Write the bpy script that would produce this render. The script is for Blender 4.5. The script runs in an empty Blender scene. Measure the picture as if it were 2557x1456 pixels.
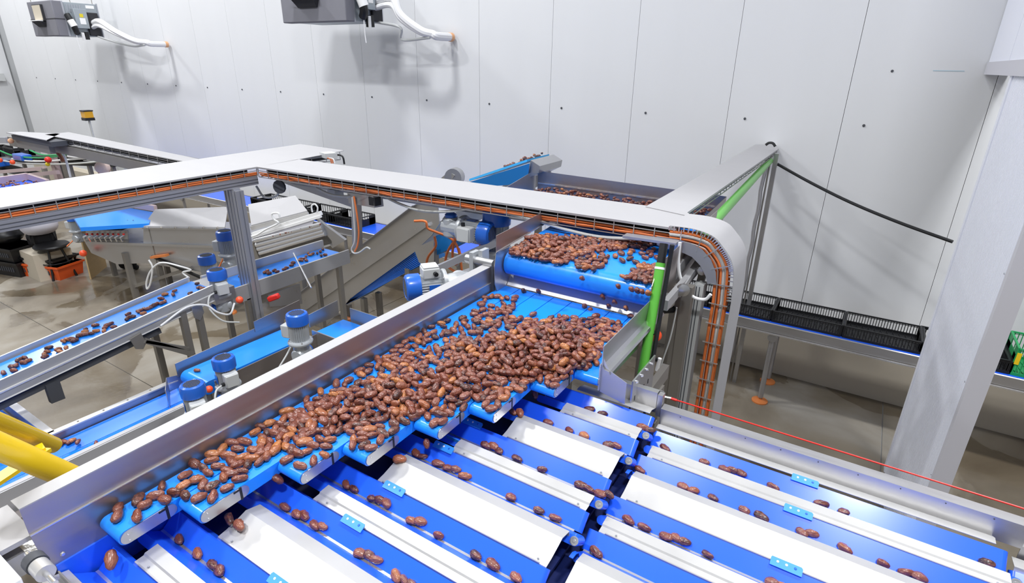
import bpy, bmesh, math, random
import numpy as np
from mathutils import Vector, Matrix
random.seed(7)
R = math.radians
C = bpy.context.scene.collection
SC = bpy.context.scene
# ------------------------------------------------------------------ camera
F_PX, PITCH, ROLL, YAW = 1404.24, 0.384406352, -0.015329066, -0.559234998
CAM = np.array([0.0, 0.0, 3.2])
def cam_axes():
    cy, sy, cp, sp = math.cos(YAW), math.sin(YAW), math.cos(PITCH), math.sin(PITCH)
    fw = np.array([sy*cp, cy*cp, -sp]); rt = np.array([cy, -sy, 0.0]); dn = np.cross(fw, rt)
    c, s = math.cos(ROLL), math.sin(ROLL)
    return np.array([rt*c+dn*s, -rt*s+dn*c, fw])
AX = cam_axes()
cd = bpy.data.cameras.new('camera'); cam = bpy.data.objects.new('camera', cd); C.objects.link(cam)
cd.sensor_width = 36.0; cd.lens = F_PX/2557*36.0; cd.clip_start = 0.02; cd.clip_end = 100
cam.matrix_world = Matrix(((AX[0][0], -AX[1][0], -AX[2][0], CAM[0]), (AX[0][1], -AX[1][1], -AX[2][1], CAM[1]),
                           (AX[0][2], -AX[1][2], -AX[2][2], CAM[2]), (0, 0, 0, 1)))
SC.camera = cam
# ------------------------------------------------------------------ world, lamps, exposure
w = bpy.data.worlds.new('world'); SC.world = w; w.use_nodes = True
w.node_tree.nodes['Background'].inputs[0].default_value = (0.90, 0.94, 1.0, 1)
w.node_tree.nodes['Background'].inputs[1].default_value = 0.50
SC.view_settings.view_transform = 'Standard'; SC.view_settings.look = 'None'
SC.view_settings.exposure = -0.42; SC.view_settings.gamma = 1.0; SC.view_settings.use_curve_mapping = False
LAMP_Z = 9.0
LAMPS = [(-18.0, 3.2), (-12.0, 3.2), (-5.2, 3.2), (1.8, 3.2), (-9.0, -1.6), (-3.2, -1.6), (1.2, -1.6)]
for i, (x, y) in enumerate(LAMPS):
    ld = bpy.data.lights.new('lamp_light', 'AREA'); ld.shape = 'RECTANGLE'; ld.size = 0.9; ld.size_y = 0.5
    ld.energy = 500 if abs(x+4.2) > 1.5 else 400; ld.color = (0.97, 0.985, 1.0)
    lo = bpy.data.objects.new('lamp_light', ld); C.objects.link(lo); lo.location = (x, y, LAMP_Z-0.10)
# ------------------------------------------------------------------ pixel (2557x1456 frame) to place on a real plane
def ray(px, py): return np.array([(px-1278.5)/F_PX, (py-728)/F_PX, 1.0]) @ AX
def P(px, py, x=None, y=None, z=None):
    r = ray(px, py)
    if x is not None: k = (x-CAM[0])/r[0]
    elif y is not None: k = (y-CAM[1])/r[1]
    else: k = (z-CAM[2])/r[2]
    return Vector(CAM + r*k)
def PD(px, py, d): return Vector(CAM + ray(px, py)*d)
def PV(px, py, a, b):
    "point on the vertical plane through plan points a and b"
    n = (b[1]-a[1], -(b[0]-a[0])); r = ray(px, py)
    k = (n[0]*a[0]+n[1]*a[1])/(n[0]*r[0]+n[1]*r[1])
    return Vector(CAM + r*k)
# ------------------------------------------------------------------ materials
def lin(c): return tuple(((v/255)/12.92 if v/255 <= 0.04045 else ((v/255+0.055)/1.055)**2.4) for v in c)+(1,)
def mat(name, rgb, rough=0.5, metal=0.0, noise=0.0, nscale=6.0, stretch=None, bump=0.0, bscale=60, coat=0.0, spec=0.5, rvar=0.0, gen=False):
    m = bpy.data.materials.new(name); m.use_nodes = True; nt = m.node_tree; b = nt.nodes['Principled BSDF']
    col = lin(rgb); b.inputs['Base Color'].default_value = col; b.inputs['Roughness'].default_value = rough
    b.inputs['Metallic'].default_value = metal; b.inputs['Coat Weight'].default_value = coat; b.inputs['Coat Roughness'].default_value = 0.12
    b.inputs['Specular IOR Level'].default_value = spec
    if noise or bump or rvar:
        tc = nt.nodes.new('ShaderNodeTexCoord'); mp = nt.nodes.new('ShaderNodeMapping')
        nt.links.new(tc.outputs['Object'], mp.inputs[0])
        if stretch: mp.inputs['Scale'].default_value = stretch
        n = nt.nodes.new('ShaderNodeTexNoise'); n.inputs['Scale'].default_value = nscale; n.inputs['Detail'].default_value = 5
        nt.links.new(mp.outputs[0], n.inputs['Vector'])
        if noise:
            mx = nt.nodes.new('ShaderNodeMix'); mx.data_type = 'RGBA'
            mx.inputs[6].default_value = tuple(max(0, c*(1-noise)) for c in col[:3])+(1,)
            mx.inputs[7].default_value = tuple(min(1, c*(1+noise)) for c in col[:3])+(1,)
            nt.links.new(n.outputs[0], mx.inputs[0]); nt.links.new(mx.outputs[2], b.inputs['Base Color'])
        if rvar:
            mr = nt.nodes.new('ShaderNodeMapRange'); mr.inputs['From Min'].default_value = 0.3; mr.inputs['From Max'].default_value = 0.7
            mr.inputs['To Min'].default_value = max(0.02, rough-rvar); mr.inputs['To Max'].default_value = rough+rvar
            nt.links.new(n.outputs[0], mr.inputs[0]); nt.links.new(mr.outputs[0], b.inputs['Roughness'])
        if bump:
            n2 = nt.nodes.new('ShaderNodeTexNoise'); n2.inputs['Scale'].default_value = bscale; n2.inputs['Detail'].default_value = 4
            nt.links.new(mp.outputs[0], n2.inputs['Vector'])
            bp = nt.nodes.new('ShaderNodeBump'); bp.inputs['Strength'].default_value = bump; bp.inputs['Distance'].default_value = 0.01
            nt.links.new(n2.outputs[0], bp.inputs['Height']); nt.links.new(bp.outputs[0], b.inputs['Normal'])
    return m
M = {}
M['wall'] = mat('white_wall_panel', (216, 217, 219), 0.55, noise=0.02, nscale=1.2, stretch=(3, 3, .3), spec=0.3)
M['seam'] = mat('panel_seam', (168, 170, 172), 0.8)
M['pier'] = mat('white_ribbed_sheet', (230, 232, 242), 0.42, noise=0.03, nscale=2.0)
M['pierend'] = mat('grey_sheet', (196, 195, 202), 0.5)
M['curb'] = mat('beige_plaster', (196, 186, 168), 0.8, noise=0.06, nscale=3)
M['steel'] = mat('stainless_sheet', (188, 188, 190), 0.34, 0.9, noise=0.05, nscale=5, rvar=0.07)
M['steelX'] = mat('brushed_stainless', (184, 183, 184), 0.40, 0.85, noise=0.05, nscale=4, stretch=(1, 14, 14), rvar=0.06)
M['steelY'] = mat('brushed_stainless_dark', (176, 168, 166), 0.40, 0.92, noise=0.05, nscale=4, stretch=(14, 1, 14), rvar=0.05)
M['cover'] = mat('satin_cover_sheet', (198, 197, 196), 0.38, 0.45, noise=0.035, nscale=7, rvar=0.05)
M['lid'] = mat('satin_lid_sheet', (172, 171, 173), 0.60, 0.25, noise=0.03, nscale=2.5, stretch=(1, 4, 4))
M['alu'] = mat('anodised_aluminium', (180, 182, 190), 0.42, 0.7)
M['galv'] = mat('galvanised_wire', (185, 183, 182), 0.45, 0.7)
M['frame'] = mat('dull_steel_frame', (150, 146, 140), 0.5, 0.7, noise=0.08, nscale=5)
M['belt'] = mat('blue_belt', (30, 138, 248), 0.30, noise=0.05, nscale=4, coat=0.15)
M['lane'] = mat('deep_blue_belt', (36, 98, 240), 0.28, noise=0.04, nscale=5, coat=0.15)
M['beltlow'] = mat('blue_trough_belt', (28, 118, 236), 0.24, noise=0.05, nscale=3, stretch=(6, 1, 1), coat=0.2)
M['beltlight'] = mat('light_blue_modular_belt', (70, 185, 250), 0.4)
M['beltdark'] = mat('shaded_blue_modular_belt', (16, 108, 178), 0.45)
M['tab'] = mat('blue_plastic_tab', (52, 140, 226), 0.4)
M['black'] = mat('black_plastic', (20, 21, 24), 0.45)
M['rubber'] = mat('black_rubber', (16, 16, 18), 0.6)
M['orange'] = mat('orange_plastic', (226, 92, 36), 0.45)
M['cable'] = mat('orange_cable', (226, 122, 62), 0.45)
M['brown'] = mat('brown_hose', (150, 96, 74), 0.5)
M['cableg'] = mat('grey_cable', (196, 198, 196), 0.5)
M['cablew'] = mat('white_cable', (226, 227, 228), 0.5)
M['mblue'] = mat('blue_motor_paint', (30, 96, 196), 0.28, coat=0.3)
M['mgrey'] = mat('silver_motor_paint', (182, 186, 190), 0.38, 0.35)
M['box'] = mat('light_grey_box', (190, 192, 192), 0.45)
M['green'] = mat('green_pipe', (92, 176, 62), 0.35, coat=0.2)
M['crateg'] = mat('green_plastic', (24, 150, 84), 0.45)
M['yellow'] = mat('yellow_paint', (246, 206, 26), 0.32, coat=0.3, noise=0.03, nscale=8)
M['red'] = mat('red_plastic', (214, 40, 32), 0.4)
M['redor'] = mat('orange_red_button', (240, 84, 44), 0.35)
M['wood'] = mat('plywood', (206, 176, 128), 0.6, noise=0.12, nscale=4, stretch=(1, 1, 8))
M['foot'] = mat('orange_foot_pad', (204, 120, 62), 0.5)
M['acgrey'] = mat('dark_duct_foam', (118, 118, 126), 0.75, noise=0.1, nscale=6)
M['acmetal'] = mat('galvanised_case', (160, 168, 174), 0.4, 0.4)
M['foam'] = mat('black_foam', (48, 48, 52), 0.85)
M['tape'] = mat('white_tape', (228, 228, 230), 0.55)
M['shirt'] = mat('white_shirt', (214, 214, 226), 0.8, bump=0.35, bscale=9)
M['trouser'] = mat('black_cloth', (22, 22, 26), 0.85)
M['skin'] = mat('skin', (198, 148, 120), 0.55)
M['net'] = mat('hair_net', (232, 206, 194), 0.8, bump=0.3, bscale=90)
M['railm'] = mat('grey_rail', (168, 168, 170), 0.5, 0.35, noise=0.05, nscale=4)
M['pink'] = mat('pink_tinted_frame', (206, 184, 184), 0.45, 0.4)
M['rod'] = mat('polished_rod', (222, 222, 224), 0.22, 0.8)
M['white'] = mat('white_paper', (238, 238, 238), 0.5)
M['ylabel'] = mat('yellow_label', (220, 200, 40), 0.5)
M['peach'] = mat('copper_end', (222, 168, 124), 0.5)
M['ink'] = mat('dark_ink', (70, 72, 78), 0.6)
M['amber'] = mat('amber_lens', (214, 158, 24), 0.3)
M['navy'] = mat('navy_gap_shade', (16, 30, 84), 0.45)  # darkness of the gaps around the lanes, put into the colour
M['scuff'] = mat('pale_scuff', (176, 196, 206), 0.6)
M['lamp'] = bpy.data.materials.new('lamp_lens'); M['lamp'].use_nodes = True
_b = M['lamp'].node_tree.nodes['Principled BSDF']; _b.inputs['Emission Color'].default_value = (1, 1, 1, 1); _b.inputs['Emission Strength'].default_value = 9.0

def floor_mat():
    m = bpy.data.materials.new('wet_concrete'); m.use_nodes = True; nt = m.node_tree; b = nt.nodes['Principled BSDF']
    N = nt.nodes.new; L = nt.links.new
    tc = N('ShaderNodeTexCoord')
    n1 = N('ShaderNodeTexNoise'); n1.inputs['Scale'].default_value = 0.9; n1.inputs['Detail'].default_value = 8; n1.inputs['Distortion'].default_value = 0.6
    L(tc.outputs['Object'], n1.inputs['Vector'])
    cr = N('ShaderNodeValToRGB'); e = cr.color_ramp.elements
    e[0].position = 0.30; e[0].color = lin((98, 88, 74)); e[1].position = 0.72; e[1].color = lin((156, 151, 142))
    k = e.new(0.5); k.color = lin((128, 119, 104)); L(n1.outputs[0], cr.inputs[0])
    # wet stains: darker and much glossier, with an edge of their own
    n2 = N('ShaderNodeTexNoise'); n2.inputs['Scale'].default_value = 0.75; n2.inputs['Detail'].default_value = 5; n2.inputs['Distortion'].default_value = 0.9
    mp = N('ShaderNodeMapping'); mp.inputs['Location'].default_value = (3.3, 1.7, 0); L(tc.outputs['Object'], mp.inputs[0]); L(mp.outputs[0], n2.inputs['Vector'])
    wr = N('ShaderNodeValToRGB'); we = wr.color_ramp.elements; we[0].position = 0.50; we[0].color = (0, 0, 0, 1); we[1].position = 0.535; we[1].color = (1, 1, 1, 1)
    L(n2.outputs[0], wr.inputs[0])
    mx = N('ShaderNodeMix'); mx.data_type = 'RGBA'; mx.blend_type = 'MULTIPLY'; mx.inputs[7].default_value = (0.70, 0.66, 0.60, 1)
    L(wr.outputs[0], mx.inputs[0]); L(cr.outputs[0], mx.inputs[6]); L(mx.outputs[2], b.inputs['Base Color'])
    mr = N('ShaderNodeMapRange'); mr.inputs['To Min'].default_value = 0.48; mr.inputs['To Max'].default_value = 0.12
    L(wr.outputs[0], mr.inputs[0]); L(mr.outputs[0], b.inputs['Roughness'])
    n3 = N('ShaderNodeTexNoise'); n3.inputs['Scale'].default_value = 22; L(tc.outputs['Object'], n3.inputs['Vector'])
    bp = N('ShaderNodeBump'); bp.inputs['Strength'].default_value = 0.08; bp.inputs['Distance'].default_value = 0.01
    L(n3.outputs[0], bp.inputs['Height']); L(bp.outputs[0], b.inputs['Normal'])
    return m
M['floor'] = floor_mat()

def date_mat():
    m = bpy.data.materials.new('date_skin'); m.use_nodes = True; nt = m.node_tree; b = nt.nodes['Principled BSDF']
    N = nt.nodes.new; L = nt.links.new
    oi = N('ShaderNodeObjectInfo'); ge = N('ShaderNodeNewGeometry'); ad = N('ShaderNodeMath'); ad.operation = 'ADD'
    L(oi.outputs['Random'], ad.inputs[0]); L(ge.outputs['Random Per Island'], ad.inputs[1])
    fr = N('ShaderNodeMath'); fr.operation = 'FRACT'; L(ad.outputs[0], fr.inputs[0])
    cr = N('ShaderNodeValToRGB'); e = cr.color_ramp.elements
    e[0].position = 0.0; e[0].color = lin((58, 34, 32)); e[1].position = 1.0; e[1].color = lin((176, 112, 60))
    for p_, c_ in ((0.22, (92, 46, 36)), (0.45, (112, 56, 40)), (0.7, (118, 70, 58)), (0.86, (138, 76, 44))):
        k = e.new(p_); k.color = lin(c_)
    L(fr.outputs[0], cr.inputs[0])
    tc = N('ShaderNodeTexCoord'); n = N('ShaderNodeTexNoise'); n.inputs['Scale'].default_value = 60; n.inputs['Detail'].default_value = 3
    L(tc.outputs['Object'], n.inputs['Vector'])
    mx = N('ShaderNodeMix'); mx.data_type = 'RGBA'; mx.blend_type = 'MIX'; mx.inputs[7].default_value = lin((150, 92, 74))
    mr = N('ShaderNodeMapRange'); mr.inputs['From Min'].default_value = 0.45; mr.inputs['From Max'].default_value = 0.75; mr.inputs['To Max'].default_value = 0.75
    L(n.outputs[0], mr.inputs[0]); L(mr.outputs[0], mx.inputs[0]); L(cr.outputs[0], mx.inputs[6]); L(mx.outputs[2], b.inputs['Base Color'])
    b.inputs['Roughness'].default_value = 0.36; b.inputs['Coat Weight'].default_value = 0.3; b.inputs['Coat Roughness'].default_value = 0.15
    n2 = N('ShaderNodeTexNoise'); n2.inputs['Scale'].default_value = 150; n2.inputs['Detail'].default_value = 2
    mp = N('ShaderNodeMapping'); mp.inputs['Scale'].default_value = (.35, 1, 1); L(tc.outputs['Object'], mp.inputs[0]); L(mp.outputs[0], n2.inputs['Vector'])
    bp = N('ShaderNodeBump'); bp.inputs['Strength'].default_value = 0.9; bp.inputs['Distance'].default_value = 0.005
    L(n2.outputs[0], bp.inputs['Height']); L(bp.outputs[0], b.inputs['Normal'])
    return m
M['date'] = date_mat()
# ------------------------------------------------------------------ mesh builder
def V(*a): return Vector(a)
class MB:
    def __init__(s): s.v = []; s.f = []; s.mi = []; s.cur = 0
    def add(s, vs, fs):
        o = len(s.v); s.v += [Vector(v) for v in vs]; s.f += [[i+o for i in f] for f in fs]; s.mi += [s.cur]*len(fs); return s
    def hexa(s, p):  # 8 points: bottom loop 0-3, top loop 4-7
        return s.add(p, [(3, 2, 1, 0), (4, 5, 6, 7), (0, 1, 5, 4), (1, 2, 6, 5), (2, 3, 7, 6), (3, 0, 4, 7)])
    def box(s, x0, x1, y0, y1, z0, z1):
        return s.hexa([(x0, y0, z0), (x1, y0, z0), (x1, y1, z0), (x0, y1, z0), (x0, y0, z1), (x1, y0, z1), (x1, y1, z1), (x0, y1, z1)])
    def beam(s, a, b, w_, h, up=(0, 0, 1)):
        a, b, up = Vector(a), Vector(b), Vector(up); d = (b-a).normalized(); sx = d.cross(up)
        if sx.length < 1e-6: sx = d.cross(Vector((0, 1, 0)))
        sx.normalize(); u = sx.cross(d).normalized(); sx *= w_/2; u *= h/2
        return s.hexa([a-sx-u, a+sx-u, b+sx-u, b-sx-u, a-sx+u, a+sx+u, b+sx+u, b-sx+u])
    def prism(s, pts, ext):
        ext = Vector(ext); n = len(pts); pts = [Vector(p) for p in pts]
        fs = [list(range(n))[::-1], [i+n for i in range(n)]] + [(i, (i+1) % n, (i+1) % n+n, i+n) for i in range(n)]
        return s.add(pts+[p+ext for p in pts], fs)
    def slab(s, pts, th, nrm=None):
        "flat plate through coplanar points with thickness th"
        pts = [Vector(p) for p in pts]
        if nrm is None: nrm = (pts[1]-pts[0]).cross(pts[2]-pts[0]).normalized()
        return s.prism(pts, Vector(nrm)*th)
    def sheet(s, line, ext, th, nrm_side=1):
        "folded sheet: 3D polyline swept along ext, thickness th"
        line = [Vector(p) for p in line]; ext = Vector(ext); n = len(line); off = []
        for i in range(n):
            a = line[max(0, i-1)]; b = line[min(n-1, i+1)]
            off.append(line[i] + (b-a).normalized().cross(ext.normalized())*th*nrm_side)
        vs = line+[p+ext for p in line]+off+[p+ext for p in off]; fs = []
        for i in range(n-1):
            fs += [(i, i+1, n+i+1, n+i), (2*n+i, 3*n+i, 3*n+i+1, 2*n+i+1), (i, 2*n+i, 2*n+i+1, i+1), (n+i, n+i+1, 3*n+i+1, 3*n+i)]
        fs += [(0, n, 3*n, 2*n), (n-1, 3*n-1, 4*n-1, 2*n-1)]
        return s.add(vs, fs)
    def tube(s, pts, r, n=8, cap=True):
        pts = [Vector(p) for p in pts]; k = len(pts); rs = r if isinstance(r, (list, tuple)) else [r]*k
        d = (pts[1]-pts[0]).normalized(); a = d.orthogonal().normalized(); vs = []
        for i in range(k):
            t = ((pts[min(k-1, i+1)]-pts[i]).normalized()+(pts[i]-pts[max(0, i-1)]).normalized())
            t = t.normalized() if t.length > 1e-9 else d
            a = (a-t*a.dot(t)).normalized(); b = t.cross(a)
            vs += [pts[i]+(a*math.cos(2*math.pi*j/n)+b*math.sin(2*math.pi*j/n))*rs[i] for j in range(n)]
        fs = [(i*n+j, i*n+(j+1) % n, (i+1)*n+(j+1) % n, (i+1)*n+j) for i in range(k-1) for j in range(n)]
        if cap: fs += [list(range(n))[::-1], [(k-1)*n+j for j in range(n)]]
        return s.add(vs, fs)
    def cyl(s, a, b, r, n=16): return s.tube([a, b], r, n)
    def lathe(s, prof, o, axis=(0, 0, 1), n=24):
        o = Vector(o); ax = Vector(axis).normalized(); a = ax.orthogonal().normalized(); b = ax.cross(a); k = len(prof); vs = []
        for (r, h) in prof: vs += [o+ax*h+(a*math.cos(2*math.pi*j/n)+b*math.sin(2*math.pi*j/n))*max(r, 1e-5) for j in range(n)]
        fs = [(i*n+j, i*n+(j+1) % n, (i+1)*n+(j+1) % n, (i+1)*n+j) for i in range(k-1) for j in range(n)]
        fs += [list(range(n))[::-1], [(k-1)*n+j for j in range(n)]]
        return s.add(vs, fs)
    def stadium(s, a, b, nrm, width, r, n=8):
        "belt loop: travel a to b on its top surface, thickness 2r below (against nrm), swept by width vector"
        a, b, nrm, width = Vector(a), Vector(b), Vector(nrm).normalized(), Vector(width); d = (b-a).normalized(); pts = []
        ca, cb = a+d*r-nrm*r, b-d*r-nrm*r
        for i in range(n+1): t = -math.pi/2+math.pi*i/n; pts.append(cb+d*math.cos(t)*r+nrm*math.sin(t)*r)
        for i in range(n+1): t = math.pi/2+math.pi*i/n; pts.append(ca+d*math.cos(t)*r+nrm*math.sin(t)*r)
        return s.prism(pts, width)
    def ball(s, c, rx, ry=None, rz=None, n=14, m_=9):
        ry = ry or rx; rz = rz or rx; c = Vector(c); vs = []
        for i in range(m_+1):
            t = math.pi*i/m_
            vs += [c+Vector((rx*math.sin(t)*math.cos(2*math.pi*j/n), ry*math.sin(t)*math.sin(2*math.pi*j/n), rz*math.cos(t))) for j in range(n)]
        return s.add(vs, [((i+1)*n+j, (i+1)*n+(j+1) % n, i*n+(j+1) % n, i*n+j) for i in range(m_) for j in range(n)])
def wloc(o):
    v = Vector((0, 0, 0))
    while o is not None: v += Vector(o.location); o = o.parent
    return v
def emit(name, mb, m, parent=None, local=False, smooth=35, bevel=0, kind=None):
    "link a builder as ONE mesh object; vertices are in world space unless local"
    off = Vector((0, 0, 0))
    if parent is not None:
        if not local: off = wloc(parent)
    else:
        xs = [v.x for v in mb.v]; ys = [v.y for v in mb.v]; zs = [v.z for v in mb.v]
        if not local: off = Vector(((min(xs)+max(xs))/2, (min(ys)+max(ys))/2, min(zs)))
    me = bpy.data.meshes.new(name); me.from_pydata([v-off for v in mb.v], [], mb.f)
    ms = m if isinstance(m, (list, tuple)) else [m]
    for q in ms: me.materials.append(q)
    if len(ms) > 1: me.polygons.foreach_set('material_index', mb.mi)
    me.validate(); me.update()
    bm = bmesh.new(); bm.from_mesh(me); bmesh.ops.recalc_face_normals(bm, faces=bm.faces); bm.to_mesh(me); bm.free()
    if smooth:
        me.shade_smooth(); me.set_sharp_from_angle(angle=R(smooth))
    o = bpy.data.objects.new(name, me); C.objects.link(o)
    if parent is not None: o.parent = parent
    elif not local: o.location = off
    if bevel:
        bv = o.modifiers.new('bevel', 'BEVEL'); bv.width = bevel; bv.segments = 2; bv.limit_method = 'ANGLE'
    if kind: o['kind'] = kind
    return o
def tag(o, label, cat, group=None, kind=None):
    o['label'] = label; o['category'] = cat
    if group: o['group'] = group
    if kind: o['kind'] = kind
    return o
def thing(name, label, cat, loc=(0, 0, 0), rot=(0, 0, 0), group=None):
    o = bpy.data.objects.new(name, None); C.objects.link(o); o.location = loc; o.rotation_euler = rot; o.empty_display_size = 0.05
    return tag(o, label, cat, group)
def copy_tree(o, parent=None):
    c = o.copy(); C.objects.link(c); c.parent = parent
    for ch in list(o.children): copy_tree(ch, c)
    return c
def lerp(a, b, t): return a+(b-a)*t
def spline(pts, n=8):
    pts = [Vector(p) for p in pts]; q = [pts[0]*2-pts[1]]+pts+[pts[-1]*2-pts[-2]]; out = []
    for i in range(1, len(q)-2):
        for j in range(n):
            t = j/n; a, b, c, d = q[i-1], q[i], q[i+1], q[i+2]
            out.append(0.5*((2*b)+(c-a)*t+(2*a-5*b+4*c-d)*t*t+(3*b-a-3*c+d)*t**3))
    return out+[pts[-1]]
# ================================================================== THE SETTING
def struct(name, mb, m, parent=None, **k):
    o = emit(name, mb, m, parent, **k)
    if parent is None: o['kind'] = 'structure'
    return o
fl = struct('floor', MB().box(-20, 9, -8, 6.9, -0.10, -0.012), M['seam'])
xs = [-20, -17.4, -11.4, -5.4, 0.626, 9]; ys = [-8, -3.7, 2.31, 6.9]
for i in range(5):
    for j in range(3):
        emit('floor_slab', MB().box(xs[i]+.004, xs[i+1]-.004, ys[j]+.004, ys[j+1]-.004, -0.012, 0.0), M['floor'], fl)
WY = 6.4
wb = struct('wall_back', MB().box(-20, 9, WY+.03, WY+.12, 0, 9.1), M['seam'])
pan = None; x = -4.557-1.0585*14
while x < 8.5:
    a = max(x, -19.8)
    if x+1.0585 > -19.7:
        emit('wall_panel', MB().box(a+.002, x+1.0565, WY, WY+.032, 0.5, 9.1), M['wall'], wb)
    x += 1.0585
for k in range(-1, 21):
    xd = -4.40+1.0656*(k-12)
    if xd > -18.3 and xd < 0.6: emit('screw', MB().lathe([(.013, 0), (.012, .008), (.004, .010)], (xd, WY, 2.712), (0, -1, 0), 8), M['ink'], wb)
    if xd > -3.5 and xd < 0.6: pass
emit('scuff_mark', MB().box(.28, .50, WY-.002, WY, 3.195, 3.203), M['scuff'], wb)
emit('screw', MB().lathe([(.012, 0), (.010, .006)], (-0.02, WY, 3.19), (0, -1, 0), 8), M['ink'], wb)
struct('baseboard_back', MB().prism([(-19.8, WY, 0), (-19.8, WY-.10, 0), (-19.8, WY-.10, .50), (-19.8, WY-.04, .56), (-19.8, WY, .56)], (28.8, 0, 0)), M['curb'])
wl = struct('wall_left', MB().box(-19.95, -19.85, -8, WY+.1, 0, 9.1), M['seam'])
y = WY
while y > -8:
    emit('wall_panel', MB().box(-19.85, -19.80, y-1.055, y-.0035, 0, 9.1), M['wall'], wl); y -= 1.0585
tr = struct('trim_1', MB().box(-19.8, -19.64, 1.0, 6.2, 2.60, 2.78), M['box'])
struct('ceiling', MB().box(-20, 9, -8, 6.9, 9.1, 9.2), M['wall'])
# dividing wall on the right: header over an opening, ribbed pier, grey end sheet
wr = struct('wall_right', MB().box(.655, .80, 3.345, WY, 3.185, 9.1), M['pier'])
for y0 in (WY-1.06, WY-2.12):
    emit('wall_panel', MB().box(.645, .657, y0+.004, y0+1.05, 3.26, 9.1), M['pier'], wr)
emit('flashing', MB().box(.635, .66, 3.345, WY-.01, 3.175, 3.27), M['pierend'], wr)
pr = MB(); n = 46; y0, y1 = 3.40, 5.02; pts = [(.70, y0, 0)]
for i in range(n):
    t = y0+(y1-y0)*i/n; d = (y1-y0)/n
    pts += [(.655, t, 0), (.655, t+d*.55, 0), (.664, t+d*.68, 0), (.664, t+d*.9, 0)]
pts += [(.655, y1, 0), (.70, y1, 0)]
pr.prism(pts, (0, 0, 3.185)); emit('ribbed_sheet', pr, M['pier'], wr)
emit('pier_core', MB().box(.668, .725, 3.36, 5.09, 0, 3.185), M['pierend'], wr)
emit('end_sheet', MB().box(.652, .735, 3.345, 3.40, 0, 3.185), M['pierend'], wr)
emit('edge_trim', MB().box(.648, .73, 5.02, 5.10, 0, 3.185), M['pier'], wr)
for zz in (.5, 1.1, 1.7, 2.3): emit('rivet', MB().lathe([(.006, 0), (.004, .003)], (.652, 3.42, zz), (-1, 0, 0), 8), M['alu'], wr)
# ceiling lamps (the light sources themselves)
for i, (x, y) in enumerate(LAMPS):
    t = thing('ceiling_lamp', 'white ceiling luminaire, %s from the left in the row %s' % (('first', 'second', 'third', 'fourth')[i if i < 4 else i-4], 'nearest the back wall' if i < 4 else 'over the lanes'), 'lamp', (x, y, LAMP_Z-.1), group='ceiling luminaires')
    emit('housing', MB().box(x-.62, x+.62, y-.19, y+.19, LAMP_Z-.06, LAMP_Z+.10), M['box'], t)
    emit('lens', MB().box(x-.60, x+.60, y-.175, y+.175, LAMP_Z-.078, LAMP_Z-.062), M['lamp'], t)

# ================================================================== LANE SORTER (V belts)
LT = [1.767, 1.603, 1.364, 1.199, 0.962, 0.797, 0.560, 0.395]
def lane_bed(name, label, x0, x1, z, starts=None, close=True):
    t = thing(name, label, 'conveyor', ((x0+x1)/2, 1.1, 0))
    for i, yt in enumerate(LT):
        xa = max(-1.49, starts[i]-.10) if starts else x0
        # rear belt slopes down towards the viewer, front belt back up: together a V
        a = V(xa, yt, z); u = V(0, -.045, -.040); nb = V(0, -.040, .045).normalized()
        emit('rear_belt', MB().stadium(a, V(x1, yt, z), nb, u, .014), M['lane'], t)
        f0 = V(xa, yt-.050, z-.0405); u2 = V(0, -.042, .034); nf = V(0, .034, .042).normalized()
        rb = emit('front_belt', MB().stadium(f0, f0+V(x1-xa+.02, 0, 0), nf, u2, .014), M['lane'], t)
        c = f0+V(x1-xa+.02-.014, 0, 0)-nf*.014+u2
        emit('roller_end', MB().lathe([(.0125, 0), (.0125, .003), (.009, .003), (.008, .001), (.004, .001), (.004, .004)], c, u2, 20), M['rod'], rb)
        emit('guide_strip', MB().box(xa+.01, x1-.02, yt-.0515, yt-.0440, z-.050, z-.0388), M['rod'], t)
        # tab with screws across the rear belt's upper edge
    for i, yt in enumerate(LT):
        xa = (starts[i] if starts else x0)
        yf = yt-.094; zf = z-.0055
        yn = (LT[i+1] if i < 7 else yt-.30)
        wdt = yf-yn
        xe = x1-.012; xb = xa+.03
        if wdt > .1:     # wide humped cover
            prof = [(yf-.002, zf-.008), (yf-.003, zf+.010), (yf-.046, zf+.022), (yf-.066, zf+.015), (yf-.108, zf+.003), (yn+.008, zf-.001), (yn+.007, zf-.010)]
            emit('wide_cover', MB().sheet([(xb, p_[0], p_[1]) for p_ in prof], (xe-xb, 0, 0), .0018, -1), M['cover'], t, smooth=20)
        else:
            prof = [(yf-.002, zf-.008), (yf-.003, zf+.009), (yf-.036, zf+.0065), (yf-.040, zf+.0015), (yf-.048, zf+.001), (yn+.008, zf), (yn+.007, zf-.009)]
            emit('narrow_cover', MB().sheet([(xb, p_[0], p_[1]) for p_ in prof], (xe-xb, 0, 0), .0018, -1), M['cover'], t, smooth=20)
        emit('cover_lip', MB().box(xb+.02, xe-.02, yn+.0065, yn+.0105, zf-.001, zf+.004), M['galv'], t)
        for xx in (xb+.05, xe-.03):
            emit('screw', MB().lathe([(.0032, 0), (.002, .0018)], (xx, yn+.018, zf+.0035), (0, 0, 1), 8), M['alu'], t)
    return t
st1 = [-1.49+.1*(7-i)-.03 for i in range(8)]
bed1 = lane_bed('lane_sorter', 'blue V-belt lanes between white steel covers, running right from below the strip belts', -1.5, -.478, 2.0, st1)
bed2 = lane_bed('lane_sorter', 'lower set of blue V-belt lanes and steel covers at the right, after the roller step', -.475, .56, 1.946)
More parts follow.
